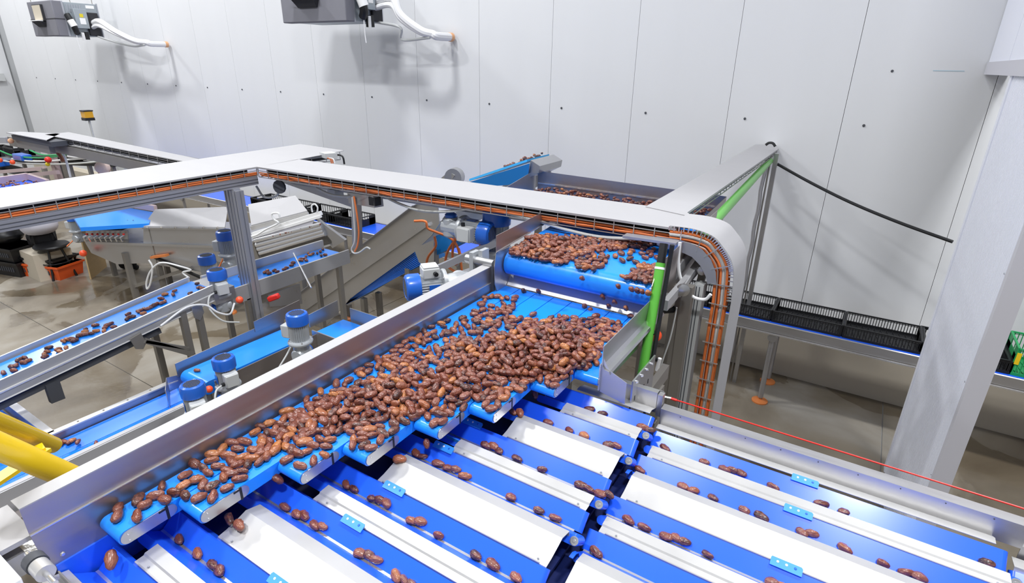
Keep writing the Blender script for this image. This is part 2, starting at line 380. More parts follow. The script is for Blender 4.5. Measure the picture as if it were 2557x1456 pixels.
# flat strip between rail and first lane, rails, blue tabs, end guards, frames and legs
emit('edge_cover', MB().sheet([(-.80, 1.849, 1.985), (-.80, 1.80, 2.003), (-.80, 1.778, 2.001)], (.30, 0, 0), .0018), M['cover'], bed1)
emit('edge_cover', MB().sheet([(-.47, 1.829, 1.935), (-.47, 1.80, 1.951), (-.47, 1.777, 1.949)], (1.0, 0, 0), .0018), M['cover'], bed2)
def tabs(t, x, z, lanes):
    for i in lanes:
        y = LT[i]; b = emit('blue_tab', MB().prism([(x-.038, y+.012, z+.007), (x+.036, y+.012, z+.007), (x+.040, y+.007, z+.006), (x+.040, y-.010, z-.004), (x-.040, y-.010, z-.004), (x-.040, y+.007, z+.006)], (0, -.0015, .0035)), M['tab'], t)
        for dx in (-.022, 0, .022):
            emit('screw', MB().lathe([(.0045, 0), (.003, .0022)], (x+dx, y+.002, z+.0055), (0, -.4, .9), 10), M['white'] if dx < .02 else M['mblue'], b)
        y = LT[i]-.094; emit('blue_tab', MB().box(x-.04, x+.04, y-.006, y-.0035, z-.02, z-.004), M['tab'], t)
tabs(bed1, -1.012, 2.0, (2, 3, 4, 5, 6)); tabs(bed2, .036, 1.946, (0, 1, 2, 3))
emit('back_rail', MB().sheet([(-.735, 1.85, 1.965), (-.735, 1.85, 2.052), (-.735, 1.875, 2.052)], (.235, 0, 0), .003), M['steelX'], bed1)
emit('rail_joint', MB().box(-.497, -.478, 1.845, 1.875, 1.955, 2.048), M['steelX'], bed1)
emit('bracket_plate', MB().box(-.56, -.49, 1.90, 1.905, 1.99, 2.035), M['steel'], bed1)
emit('back_rail', MB().sheet([(-.475, 1.83, 1.925), (-.475, 1.83, 2.003), (-.475, 1.872, 2.003), (-.475, 1.872, 1.94)], (1.075, 0, 0), .003), M['steelX'], bed2)
for k in range(9):
    emit('rivet', MB().lathe([(.0022, 0), (.001, .001)], (-.40+.115*k, 1.829, 1.994), (0, -1, 0), 6), M['ink'], bed2)
emit('step_shade_sheet', MB().box(-.52, -.43, .20, 1.84, 1.874, 1.884), M['navy'], bed2)  # added navy sheet, stands in for the dark of the step gap
for i in (1, 3, 5):   # dark blue curved guides at the step, beside each hump
    yf = LT[i]-.094
    emit('curved_guide', MB().sheet([(-.466, yf-.004, 1.925), (-.466, yf-.012, 1.952), (-.466, yf-.03, 1.964), (-.466, yf-.05, 1.966)], (.012, 0, 0), .002), M['lane'], bed2)
for t, xa, xb, z in ((bed1, -1.5, -.5, 1.92), (bed2, -.44, .56, 1.87)):
    for yy in (.30, 1.88): emit('side_frame', MB().beam((xa, yy, z-.06), (xb, yy, z-.06), .03, .09), M['frame'], t)
    for k in range(4): emit('cross_bar', MB().beam((lerp(xa+.1, xb-.1, k/3), .28, z-.045), (lerp(xa+.1, xb-.1, k/3), 1.90, z-.045), .03, .03), M['frame'], t)
    for xx in (xa+.08, xb-.08):
        for yy in (.30, 1.88): emit('leg', MB().beam((xx, yy, 0), (xx, yy, z-.10), .05, .05, (0, 1, 0)), M['frame'], t)
emit('gap_shade_sheet', MB().box(-1.50, -.50, .26, 1.87, 1.915, 1.925), M['navy'], bed1)  # added sheet hiding the floor; its navy paints the shade between the covers
emit('gap_shade_sheet', MB().box(-.45, .56, .26, 1.85, 1.862, 1.872), M['navy'], bed2)  # same added shade-coloured sheet below the lower lanes
emit('deep_side', MB().box(-1.50, -1.494, .28, 1.87, 1.925, 2.03), M['lane'], bed1)
# next step at the far right end
bed3 = thing('lane_sorter', 'third, lowest run of lane covers just inside the lower right corner', 'conveyor', (.75, 1.6, 0))
emit('back_rail', MB().sheet([(.60, 1.835, 1.86), (.60, 1.835, 1.93), (.60, 1.87, 1.93)], (.4, 0, 0), .003), M['steelX'], bed3)
for i in (0, 1):
    emit('cover', MB().sheet([(.585, LT[i]+.055, 1.893), (.585, LT[i]+.01, 1.896), (.585, LT[i]+.008, 1.885)], (.4, 0, 0), .002), M['cover'], bed3)
    emit('belt', MB().stadium(V(.575, LT[i], 1.890), V(.99, LT[i], 1.890), (0, -.04, .045), (0, -.045, -.04), .014), M['lane'], bed3)
    emit('cover', MB().sheet([(.585, LT[i]-.094, 1.895), (.585, LT[i]-.16, 1.893)], (.4, 0, 0), .002), M['cover'], bed3)
for xx in (.64, .95):
    for yy in (1.25, 1.86): emit('leg', MB().beam((xx, yy, 0), (xx, yy, 1.86), .04, .04, (0, 1, 0)), M['frame'], bed3)
emit('cross_bar', MB().beam((.64, 1.23, 1.85), (.64, 1.88, 1.85), .03, .03), M['frame'], bed3)

# ================================================================== STRIP BELT CONVEYOR
def zf(y): return 2.094+.0175*(y-.4)
EY = [.385, .534, .772, .930, 1.145, 1.315, 1.56, 1.72]
feed = thing('strip_conveyor', 'eight blue strip belts with stepped ends, heaped with brown dates, between steel side guards', 'conveyor', (-1.1, 1.4, 0))
SL = V(0, 1, .0175).normalized(); SN = V(0, -.0175, 1).normalized(); YB = 2.315
for k in range(8):
    x0 = -1.49+.1*k; y0 = EY[k]
    a = V(x0, y0, zf(y0)); b = V(x0, YB, zf(YB))
    s = emit('strip_belt', MB().stadium(b, a, SN, (.0955, 0, 0), .021, 12), M['belt'], feed)
    nxt = EY[k+1] if k < 7 else YB-.1
    ya = y0+.001; yb_ = y0+.145
    pl = lambda y1, y2, r: MB().stadium(V(x0+.0958, y2, zf(y2)-.002), V(x0+.0958, y1, zf(y1)-.002), SN, (.0032, 0, 0), r, 10)
    sp = emit('side_plate', pl(ya+.003, yb_, .0185), M['steel'], s)
    for dy, dz in ((.022, -.012), (.022, -.030)):
        emit('bolt', MB().lathe([(.0026, 0), (.002, .0016)], (x0+.0988, ya+dy, zf(ya)+dz), (1, 0, 0), 8), M['rod'], s)
    emit('clip', MB().box(x0+.096, x0+.0998, yb_-.028, yb_-.021, zf(yb_)-.042, zf(yb_)-.001), M['black'], s)
    emit('clip', MB().box(x0+.096, x0+.1003, yb_-.045, yb_-.028, zf(yb_)-.009, zf(yb_)-.004), M['black'], s)
WX = -1.504
emit('upper_guard', MB().slab([(WX, .257, 2.143), (WX, 2.20, 2.160), (WX, 2.20, 2.253), (WX, .257, 2.221)], .002, (-1, 0, 0)), M['steelY'], feed)
emit('guard_flange', MB().slab([(WX, .257, 2.221), (WX, 2.20, 2.253), (WX-.050, 2.20, 2.253), (WX-.050, .257, 2.221)], .003, (0, 0, 1)), M['lid'], feed)
emit('lower_guard', MB().slab([(WX+.004, .257, 2.143), (WX+.004, 2.213, 2.169), (WX+.004, 2.213, 2.06), (WX+.004, .45, 2.04), (WX+.004, .40, 2.0), (WX+.004, .30, 1.965), (WX+.004, .268, 2.0)], .003, (-1, 0, 0)), M['steelY'], feed)
emit('ledge', MB().box(WX-.001, WX+.0065, .257, 2.20, 0, .002), M['rod'], feed) if False else None
lb = MB().beam((WX+.002, .257, 2.144), (WX+.002, 2.213, 2.170), .007, .0025); emit('ledge', lb, M['rod'], feed)
for (yy, zz) in ((.30, 2.05), (.37, 2.012), (.42, 2.045), (.53, 2.066)):
    emit('bolt', MB().lathe([(.006 if yy < .31 else .003, 0), (.004 if yy < .31 else .002, .004)], (WX+.0045, yy, zz), (1, 0, 0), 10), M['rod'], feed)
emit('deck_plate', MB().box(-1.68, WX-.008, -.10, .27, 2.125, 2.138), M['lid'], feed)
emit('deck_beam', MB().box(-1.63, WX-.012, -.10, .24, 2.04, 2.10), M['steelX'], feed)
emit('under_beam', MB().box(-1.50, -1.44, -.10, .25, 1.95, 2.0), M['steelX'], feed)
# right guard
GX = -.688
emit('right_guard', MB().slab([(GX, 1.735, 2.165), (GX, 2.224, 2.175), (GX, 2.224, 2.255), (GX, 1.735, 2.246)], .003, (1, 0, 0)), M['steel'], feed)
emit('right_guard_fold', MB().sheet([(GX, 1.735, 2.165), (GX+.012, 1.735, 2.150), (GX+.030, 1.735, 2.146), (GX+.034, 1.735, 2.136)], (0, .62, .012), .002), M['steel'], feed)
emit('front_plate', MB().slab([(GX-.002, 1.742, 2.05), (GX+.10, 1.742, 2.03), (GX+.10, 1.742, 2.12), (GX+.03, 1.742, 2.15), (GX-.002, 1.742, 2.20)], .003, (0, 1, 0)), M['steel'], feed)
emit('inner_plate', MB().box(GX-.006, GX-.001, 1.73, 2.25, 2.06, 2.17), M['steel'], feed)
sb = MB().box(GX+.10, GX+.106, 1.80, 2.05, 1.95, 2.10)
sb2 = emit('slotted_plate', sb, M['steel'], feed)
for k in range(4):
    emit('bolt', MB().lathe([(.007, 0), (.005, .006)], (GX+.108, 1.83+.055*k, 2.085), (1, 0, .4), 10), M['rod'], sb2)
    emit('slot', MB().box(GX+.106, GX+.107, 1.83+.05*k, 1.838+.05*k, 2.0, 2.02), M['black'], sb2)
for yy in (.32, .9, 1.5, 2.1):
    emit('cross_bar', MB().beam((-1.52, yy, 1.865), (-.60, yy, 1.865), .03, .03), M['frame'], feed)
for xx in (-1.56, -.60):
    emit('side_frame', MB().beam((xx, .25, 1.86), (xx, 2.3, 1.90), .03, .07), M['frame'], feed)
    for yy in (.35, 2.2): emit('leg', MB().beam((xx, yy, 0), (xx, yy, 1.87), .05, .05, (0, 1, 0)), M['frame'], feed)
# white steel drop plate between the wide belt and the strips
c0 = [P(1251.6, 694.3, y=2.36), P(1241.7, 722.3, y=2.31), P(1566, 797, y=2.31), P(1604, 757, y=2.36)]
emit('drop_plate', MB().slab([(-1.47, 2.30, 2.132), (-.69, 2.30, 2.132), (-.69, 2.355, 2.19), (-1.47, 2.355, 2.19)], .003), M['cover'], feed)
# corner roller and small guards at the front left
emit('front_rail', MB().sheet([(-1.475, .275, 1.93), (-1.475, .275, 2.03)], (.95, 0, 0), .003), M['steelX'], bed1)
emit('corner_plate', MB().slab([(-1.47, .262, 2.02), (-1.47, .262, 1.93), (-1.30, .262, 1.93), (-1.30, .262, 1.975)], .004, (0, -1, 0)), M['steel'], bed1)
for k in range(3): emit('bolt', MB().lathe([(.006, 0), (.004, .004)], (-1.44+.035*k, .258, 1.985-.012*k), (0, -1, 0), 10), M['rod'], bed1)
p0 = PD(107, 1424, 1.22)
emit('drum_roller', MB().cyl(p0-V(.022, 0, 0), p0+V(.016, 0, 0), .019, 24), M['cover'], bed1)
emit('drum_hub', MB().cyl(p0-V(.05, 0, 0), p0-V(.024, 0, 0), .022, 20), M['ink'], bed1)
emit('drum_shaft', MB().cyl(p0-V(.08, 0, 0), p0+V(.06, 0, 0), .006, 14), M['rod'], bed1)
g0 = PD(30, 1440, 1.20); emit('gearbox_cover', MB().box(g0.x-.16, g0.x+.02, g0.y-.14, g0.y+.01, g0.z-.10, g0.z), M['white'], bed1, bevel=.004)

# ================================================================== WIDE INFEED BELT
inf = thing('infeed_conveyor', 'wide blue belt strewn with dates under the cable tray, dropping them to the strips', 'conveyor', (-1.1, 3.0, 0))
BI = math.atan(.075); zi = lambda y: 2.316+.075*(y-2.30)
sn = V(0, -math.sin(BI), math.cos(BI))
emit('belt', MB().stadium(V(-1.465, 3.30, zi(3.30)), V(-1.465, 2.252, zi(2.252)), sn, (.768, 0, 0), .062, 20), M['belt'], inf)
emit('left_guard', MB().slab([(-1.475, 2.205, 2.335), (-1.475, 2.80, 2.38), (-1.475, 2.80, 2.452), (-1.475, 2.205, 2.42)], .003, (-1, 0, 0)), M['steelY'], inf)
emit('left_guard_ledge', MB().beam((-1.474, 2.205, 2.336), (-1.474, 2.80, 2.381), .006, .003), M['rod'], inf)
emit('left_end_plate', MB().slab([(-1.472, 2.20, 2.335), (-1.472, 2.32, 2.335), (-1.472, 2.34, 2.13), (-1.472, 2.21, 2.13), (-1.472, 2.19, 2.17), (-1.472, 2.185, 2.26)], .004, (-1, 0, 0)), M['steel'], inf)
emit('left_joint_strip', MB().box(-1.51, -1.488, 2.195, 2.215, 2.10, 2.26), M['ink'], inf)
emit('right_guard', MB().slab([(-.690, 2.24, 2.15), (-.690, 3.3, 2.23), (-.690, 3.3, 2.44), (-.690, 2.30, 2.40), (-.690, 2.235, 2.32)], .003, (1, 0, 0)), M['steelY'], inf)
for yy in (2.6, 3.2):
    for xx in ((-1.52, -.62) if yy < 3 else (-1.52, -1.0)): emit('leg', MB().beam((xx, yy, 0), (xx, yy, 2.22), .05, .05, (0, 1, 0)), M['frame'], inf)
    emit('cross_bar', MB().beam((-1.54, yy, 2.19), (-.60, yy, 2.19), .04, .04), M['frame'], inf)
for xx in (-1.52, -.645): emit('side_frame', MB().beam((xx, 2.32, 2.21), (xx, 3.3, 2.27), .025, .05), M['railm'], inf)
# hopper trough behind the tray
hop = thing('feed_trough', 'wide steel-walled trough of dates behind the cable tray', 'conveyor', (-1.7, 4.1, 0))
emit('belt', MB().box(-2.55, -.90, 3.60, 4.38, 2.12, 2.15), M['belt'], hop)
emit('back_wall', MB().slab([(-2.50, 4.40, 2.12), (-.87, 4.40, 2.12), (-.87, 4.40, 2.30), (-2.50, 4.40, 2.32)], .004, (0, 1, 0)), M['steelY'], hop)
emit('back_wall_ledge', MB().beam((-2.49, 4.396, 2.215), (-.87, 4.396, 2.21), .008, .012), M['rod'], hop)
emit('left_wall', MB().slab([(-2.52, 3.6, 2.12), (-2.52, 4.4, 2.12), (-2.52, 4.4, 2.33), (-2.52, 3.6, 2.20)], .004, (-1, 0, 0)), M['steelX'], hop)
emit('right_wall', MB().slab([(-.87, 3.6, 1.90), (-.87, 4.4, 1.90), (-.87, 4.4, 2.30), (-.87, 3.6, 2.26)], .004, (1, 0, 0)), M['steelY'], hop)
for xx in (-2.45, -.95):
    for yy in (3.65, 4.35): emit('leg', MB().beam((xx, yy, 0), (xx, yy, 2.12), .05, .05, (0, 1, 0)), M['frame'], hop)
# ================================================================== OVERHEAD CABLE TRAYS
ZT = 2.47
def tray_run(t, a, b, W, depth=.075, step=.1, cables=(), hgt=.052, beam=None, back=True, cmat='cable'):
    "wire basket hung below a lid edge a-b; W points from the open side inwards"
    a, b, W = Vector(a), Vector(b), Vector(W); L = (b-a).length; d = (b-a)/L; n = max(2, int(L/step)); up = V(0, 0, 1)
    mb = MB(); wr_ = .0022
    for off, dz in ((0, -.028), (0, -depth), (.33, -depth), (.66, -depth), (1, -depth), (1, -.028)):
        mb.beam(a+W*off+up*dz, b+W*off+up*dz, wr_*2, wr_*2)
    o = emit('wire_basket', mb, M['galv'], t, smooth=0)
    for i in range(n+1):
        p = a+d*(L*i/n)
        w_ = MB(); w_.beam(p-d*.0-W.normalized()*.002+up*-.008, p-W.normalized()*.002-up*depth, .0045, .0045, (d.x, d.y, .01)); w_.beam(p-up*depth, p+W-up*depth, .004, .004)
        emit('basket_wire', w_, M['galv'], t, smooth=0)
    for k, (off, dz, r, cm) in enumerate(cables):
        pts = [a+d*(L*i/(n*1.0))+W.normalized()*(off+rd3.uniform(-.004, .004))+up*(dz+rd3.uniform(-.003, .003)) for i in range(n+1)]
        emit('cable', MB().tube(pts, r, 6), M[cm], t)
    if back: emit('dark_backing', MB().slab([a+W*.24-up*depth, b+W*.24-up*depth, b+W*.24-up*.004, a+W*.24-up*.004], .002), M['rubber'], t)  # black sheet added behind the cables, paints the dark inside of the basket
rd3 = random.Random(3)
def lid(t, pxs, z=ZT, lip=.010, nlip=None, m='lid'):
    pts = [P(a, b, z=z) for a, b in pxs]
    mb = MB().slab([V(p.x, p.y, z-.002) for p in pts], .003, (0, 0, 1))
    for i in (nlip or []):
        a, b = pts[i], pts[(i+1) % len(pts)]
        mb.prism([V(a.x, a.y, z-.001), V(b.x, b.y, z-.001), V(b.x, b.y, z-lip), V(a.x, a.y, z-lip)], V(a.y-b.y, b.x-a.x, 0).normalized()*.002)
    emit('lid', mb, M[m], t, smooth=0); return pts
CB = [(.010, -.045, .006, 'cable'), (.012, -.058, .006, 'cable'), (.022, -.066, .006, 'cable'), (.028, -.050, .005, 'cable'), (.04, -.066, .006, 'cable'), (.055, -.064, .007, 'black')]
tx = thing('cable_tray', 'long lidded cable tray with orange cables crossing the picture, curving down at its right end', 'cable tray', (-2.3, 2.7, 2.3))
pts = lid(tx, [(641, 417), (1689, 571), (1738, 543), (1615, 514), (745, 398)], nlip=[0])
a, b = pts[0], pts[1]
wv = V(-(b-a).y, (b-a).x, 0).normalized()*.30
tray_run(tx, a+wv*.03, b+wv*.03, wv, cables=CB, step=.104)
emit('bearer', MB().beam(V(a.x+.1, a.y+.22, 2.355), V(b.x-.1, b.y+.22, 2.355), .05, .06), M['alu'], tx)
# curved, ribbed downturn
cf = [P(x_, y_, y=2.66) for x_, y_ in ((1683, 566), (1732, 573), (1780, 591), (1805, 618), (1821, 642), (1830, 667), (1831, 692))]
cf = spline([V(-.765, 2.66, 2.480)]+[V(p.x, 2.66, p.z) for p in cf[1:]]+[V(-.428, 2.66, 2.15)], 5)+[V(-.428, 2.66, 1.6), V(-.428, 2.66, .05)]
emit('curved_lid', MB().sheet(cf, (0, .29, 0), .0025), M['lid'], tx, smooth=50)
def offset_curve(c, d_):
    out = []
    for i, p in enumerate(c):
        t_ = (c[min(len(c)-1, i+1)]-c[max(0, i-1)]).normalized(); out.append(p+V(-t_.z, 0, t_.x)*(-d_))
    return out
bot = offset_curve(cf, .105)
for k, (o1, dy, r, cm) in enumerate(((.030, .012, .007, 'cable'), (.045, .014, .008, 'cableg'), (.060, .012, .006, 'cable'), (.082, .014, .009, 'cable'), (.072, .035, .007, 'cable'), (.05, .05, .008, 'black'), (.03, .05, .007, 'cable'), (.09, .05, .008, 'cableg'))):
    emit('cable', MB().tube([p+V(0, dy, 0) for p in offset_curve(cf, o1)], r, 8), M[cm], tx)
pc = cf; acc = 0
rib = MB()
for i in range(1, len(pc)):
    seg = (pc[i]-pc[i-1]); L = seg.length; n_ = max(1, int(L/.0135))
    if pc[i].z < 2.1 and pc[i-1].z < 2.2: break
    for j in range(n_):
        q = pc[i-1]+seg*(j/n_); t_ = seg.normalized(); nn = V(t_.z, 0, -t_.x)
        rib.beam(q+V(0, -.003, 0), q+V(t_.z, 0, -t_.x)*.020+V(0, -.003, 0), .006, .005, (0, 1, 0))
rb_ = emit('edge_fingers', rib, M['rod'], tx, smooth=0); rb_['kind'] = 'stuff'
for s_ in (0, 1):
    pass
lens = [0]
for i in range(1, len(cf)): lens.append(lens[-1]+(cf[i]-cf[i-1]).length)
def at_len(c, L):
    for i in range(1, len(cf)):
        if lens[i] >= L:
            u = (L-lens[i-1])/(lens[i]-lens[i-1]); return c[i-1].lerp(c[i], u)
    return c[-1]
c1, c2 = offset_curve(cf, .012), offset_curve(cf, .100)
L = .06
while L < lens[-1]-.1:
    emit('basket_wire', MB().beam(at_len(c1, L)-V(0, .004, 0), at_len(c2, L)-V(0, .004, 0), .005, .005, (0, 1, 0)), M['rod'], tx); L += .105
for o1 in (.035, .07): emit('wire_basket', MB().tube([p-V(0, .003, 0) for p in offset_curve(cf, o1)], .0025, 6), M['galv'], tx)
emit('curved_side_plate', MB().slab([P(x_, y_, y=2.655) for x_, y_ in ((1640, 590), (1690, 598), (1722, 606), (1752, 622), (1775, 648), (1787, 680), (1789, 709), (1766, 709), (1762, 690), (1749, 664), (1728, 642), (1698, 628), (1660, 620), (1640, 612))], .004, (0, 1, 0)), M['alu'], tx)
emit('back_channel', MB().add(sum([[p+V(0, .1, 0), p+V(0, .26, 0)] for p in bot], []), [(2*i, 2*i+1, 2*i+3, 2*i+2) for i in range(len(bot)-1)]), M['steel'], tx)
ap = MB().box(-.615, -.565, 2.665, 2.735, .0, 2.21)
for xx in (-.598, -.580): ap.cur = 0
po = emit('upright_profile', ap, M['box'], tx)
for xx in (-.600, -.585): emit('groove', MB().box(xx, xx+.004, 2.6635, 2.6655, .02, 2.2), M['ink'], tx)
emit('end_bracket', MB().beam(P(1560, 588, y=2.62), P(1692, 607, y=2.62), .06, .012), M['alu'], tx)
hose = [P(x_, y_, y=2.60) for x_, y_ in ((1698, 605), (1694, 650), (1698, 690), (1712, 720), (1732, 742), (1760, 748), (1775, 735))]
emit('white_hose', MB().tube(spline(hose, 6), .008, 10), M['cablew'], tx)
# sagging pale hoses below the long tray
for pp in (((950, 485), (1000, 510), (1060, 528), (1130, 527), (1190, 518), (1260, 522), (1330, 540)), ((1250, 528), (1330, 548), (1420, 575), (1500, 592), (1600, 597)), ((640, 465), (660, 492), (690, 488), (705, 462)), ((790, 470), (830, 487), (880, 490), (940, 482))):
    emit('sagging_hose', MB().tube(spline([P(x_, y_, y=2.66) for x_, y_ in pp], 6), .009, 8), M['cableg'], tx)
# hanging stub and drop channel
emit('bearer_stub', MB().beam(P(880, 492, y=2.70), P(945, 503, y=2.62), .07, .075, (0, 0, 1)), M['steel'], tx)
emit('stub_mouth', MB().beam(P(928, 500, y=2.615), P(944, 503, y=2.61), .05, .055), M['black'], tx)
q0, q1 = P(889, 492, y=2.66), P(893, 618, y=2.66)
emit('drop_channel', MB().beam(q0, q1, .045, .055, (0, 1, 0)), M['steel'], tx)
emit('drop_cable', MB().tube(spline([P(a_, b_, y=2.60) for a_, b_ in ((884, 490), (892, 540), (896, 580), (893, 612), (886, 628))], 5), .006, 8), M['cable'], tx)
emit('drop_cable', MB().tube(spline([P(a_, b_, y=2.60) for a_, b_ in ((880, 492), (884, 540), (886, 600), (878, 622), (884, 632), (898, 630), (915, 618), (925, 622))], 5), .006, 8), M['cableg'], tx)
emit('lower_beam', MB().beam(P(690, 440, y=2.86), P(885, 508, y=2.78), .04, .055), M['alu'], tx)
emit('hanger_disc', MB().lathe([(.05, 0), (.05, .02)], P(700, 466, y=2.62), (.3, -1, 0), 12), M['ink'], tx)
emit('pale_box', MB().box(-3.30, -3.22, 2.72, 2.80, 2.29, 2.34), M['box'], tx)
# broad tray running towards the camera on the left
ty = thing('cable_tray', 'broad lidded cable tray over the left side, full orange cables above an aluminium beam', 'cable tray', (-3.9, 1.8, 2.3))
pl_ = lid(ty, [(-260, 560), (-260, 508), (750, 360), (859, 376), (742, 399), (641, 417)], nlip=[5])
a, b = pl_[5], pl_[0]
wv = V(b.y-a.y, a.x-b.x, 0).normalized()
if wv.x > 0: wv = -wv
tray_run(ty, a+wv*.008, b+wv*.008, wv*.46, depth=.064, step=.105, cables=[(.008, -.042, .0065, 'cable'), (.010, -.056, .0065, 'cable'), (.018, -.064, .006, 'cable'), (.024, -.048, .006, 'cable'), (.036, -.062, .006, 'cable'), (.045, -.05, .006, 'cable')])
emit('aluminium_beam', MB().beam(a+wv*.03+V(0, 0, -.098), b+wv*.03+V(0, 0, -.098), .045, .060), M['alu'], ty)
for dz in (-.090, -.112): emit('beam_groove', MB().beam(a+wv*.006+V(0, 0, dz), b+wv*.006+V(0, 0, dz), .002, .004), M['ink'], ty)
e0 = P(742, 393, z=ZT); e1 = P(858, 377, z=ZT)
tray_run(ty, e0+V(-.02, 0, 0), e1+V(-.02, -.03, 0), V(-.34, 0, 0), step=.12, cables=[(.1, -.06, .01, 'black'), (.2, -.06, .01, 'cableg')], back=False)
emit('black_cable', MB().tube(spline([P(a_, b_, y=3.40) for a_, b_ in ((828, 390), (845, 387), (856, 392), (860, 410))], 5), .008, 8), M['black'], ty)
emit('junction_box', MB().beam(P(805, 388, y=3.2), P(835, 386, y=3.3), .12, .04), M['box'], ty)
for i in range(3): emit('cable', MB().tube(spline([P(a_, b_, y=3.2) for a_, b_ in ((812+i*5, 395), (824+i*4, 397), (828+i*4, 408))], 4), .005, 6), M['cable' if i < 2 else 'cablew'], ty)
# aluminium post
ps = thing('aluminium_post', 'tall grooved aluminium post holding the tray corner, left of the steel elevator', 'post', (-3.84, 2.35, 0))
pp_ = MB(); x0_, x1_ = -3.925, -3.775
n_ = 4; prof = []
pf = [(x0_, 2.31)]
for i in range(4):
    c_ = x0_+(x1_-x0_)*(i+.5)/4
    pf += [(c_-.005, 2.31), (c_-.005, 2.318), (c_+.005, 2.318), (c_+.005, 2.31)]
pf += [(x1_, 2.31), (x1_, 2.335), (x1_-.008, 2.335), (x1_-.008, 2.345), (x1_, 2.345), (x1_, 2.37), (x0_, 2.37)]
pp_.prism([(a_, b_, 0) for a_, b_ in pf], (0, 0, 2.33))
emit('profile', pp_, M['alu'], ps, smooth=0)
emit('side_arm', MB().beam(P(585, 470, y=2.34), P(598, 560, y=2.34), .06, .05, (0, 1, 0)), M['alu'], ps)
emit('base_plate', MB().box(-3.97, -3.73, 2.27, 2.42, 0, .012), M['frame'], ps)
# right tray with green pipe
tr_ = thing('cable_tray', 'lidded cable tray rising to the back wall at the right, dark cables at its edge', 'cable tray', (-1.0, 4.4, 2.3))
pr_ = lid(tr_, [(1612, 516), (1735, 543), (1716, 531), (1944, 372), (1938, 361), (1886, 361)], z=2.474, nlip=[2], lip=.012)
a, b = pr_[2], pr_[3]
tray_run(tr_, a+V(-.012, 0, 0), b+V(-.012, 0, 0), V(-.20, 0, 0), depth=.05, step=.16, cables=[(.004, -.02, .008, 'black'), (.010, -.03, .008, 'cableg'), (.02, -.04, .008, 'black'), (.03, -.045, .007, 'cableg')])
gp = [P(1738, 603, z=2.36), P(1778, 563, z=2.36), P(1924, 400, z=2.385)]
ga, gb = P(1742, 597, z=2.37), P(1922, 402, z=2.39)
pg = emit('green_pipe', MB().cyl(ga, gb, .030, 20), M['green']); tag(pg, 'long green pipe slung below the right cable tray', 'pipe')
up = thing('steel_upright', 'thin steel upright with wrapped cables holding the right tray near the back wall', 'post', (-.8, 5.85, 0))
t0, t1 = P(1942, 372, y=5.85), P(1880, 735, y=5.85)
emit('angle', MB().box(t0.x-.02, t0.x+.02, 5.84, 5.88, 0, 2.46), M['steel'], up)
emit('rod', MB().cyl((t0.x-.045, 5.85, 0), (t0.x-.045, 5.85, 2.44), .008, 8), M['frame'], up)
emit('wrapped_cable', MB().tube([V(t0.x-.075+.006*math.sin(i*1.7), 5.83, 2.40-i*.1) for i in range(22)], .018, 8), M['steelX'], up)
emit('black_loop', MB().tube(spline([P(a_, b_, y=5.85) for a_, b_ in ((1912, 362), (1920, 357), (1930, 358), (1936, 366))], 5), .012, 8), M['black'], up)
bc = [P(1924, 400, z=2.385), V(-.35, 5.66, 2.235), V(.15, 5.50, 2.10), P(2379, 604, x=.653)]
tag(emit('black_cable', MB().tube(spline([bc[0].lerp(bc[3], u)+V(0, 0, -.05*math.sin(math.pi*u)) for u in (0, .25, .5, .75, 1)], 6), .013, 10), M['black']), 'thick black cable stretched from the tray end to the ribbed pier', 'cable')
# upright green pipe beside the strip conveyor
gt = thing('green_pipe', 'upright green pipe with black sleeve standing behind the strip conveyor guard', 'pipe', (-.70, 2.3, 0))
q0, q1 = P(1650, 657, y=2.30), P(1598, 968, y=2.10)
dr = (q1-q0).normalized(); base = q0+dr*((0.0-q0.z)/dr.z)
emit('tube', MB().cyl(q1+dr*.30, q0, .0215, 20), M['green'], gt)
emit('collar', MB().cyl(q0+dr*.028, q0+dr*.018, .0228, 20), M['white'], gt)
emit('sleeve', MB().cyl(q0, q0-dr*.085, .0185, 18), M['black'], gt)
emit('black_hose', MB().tube([q0+V(.040, 0, .09), q0+V(.036, 0, 0), q1+V(.034, 0, 0), q1+V(.034, 0, 0)+dr*.3], .010, 8), M['black'], gt)
emit('tie', MB().cyl(P(1628, 830, y=2.20)+V(0, 0, .002), P(1628, 830, y=2.20)-V(0, 0, .002), .0225, 16), M['black'], gt)
# far left trays and their posts (a separate run, further away and lower)
ZF = 3.2-.73*1.5
tl = thing('cable_tray', 'pale lidded tray on the far left, running towards the broad tray', 'cable tray', (-8.6, 3.8, 2.0))
pq = lid(tl, [(112, 336), (478, 407), (520, 402), (172, 330)], z=ZF, nlip=[0])
tray_run(tl, pq[0]+V(.01, .01, 0), pq[1]+V(-.3, .01, 0), V(0, .30, 0), depth=.09, step=.24, cables=[(.01, -.06, .012, 'black'), (.03, -.07, .012, 'cableg')])
emit('bearer', MB().beam(pq[0]+V(.12, .03, -.18), pq[1]+V(-.2, .03, -.18), .06, .13), M['frame'], tl)
q = P(150, 360, y=4.95); emit('post', MB().box(q.x-.08, q.x+.11, 4.90, 5.02, 0, P(150, 350, y=4.95).z), M['frame'], tl)
emit('brown_cable', MB().tube(spline([P(a_, b_, y=3.72) for a_, b_ in ((118, 345), (130, 362), (142, 378), (152, 392), (158, 402))], 5), .03, 8), M['brown'], tl)
emit('white_hose', MB().tube(spline([P(a_, b_, y=3.70) for a_, b_ in ((160, 354), (150, 356), (152, 372), (165, 400), (176, 442))], 5), .016, 8), M['cablew'], tl)
t2 = thing('cable_tray', 'leftmost pale tray, ending in the open at the picture edge', 'cable tray', (-11, 3.6, 2.0))
pq = lid(t2, [(15, 331), (116, 350), (150, 334), (52, 329)], z=ZF, nlip=[0])
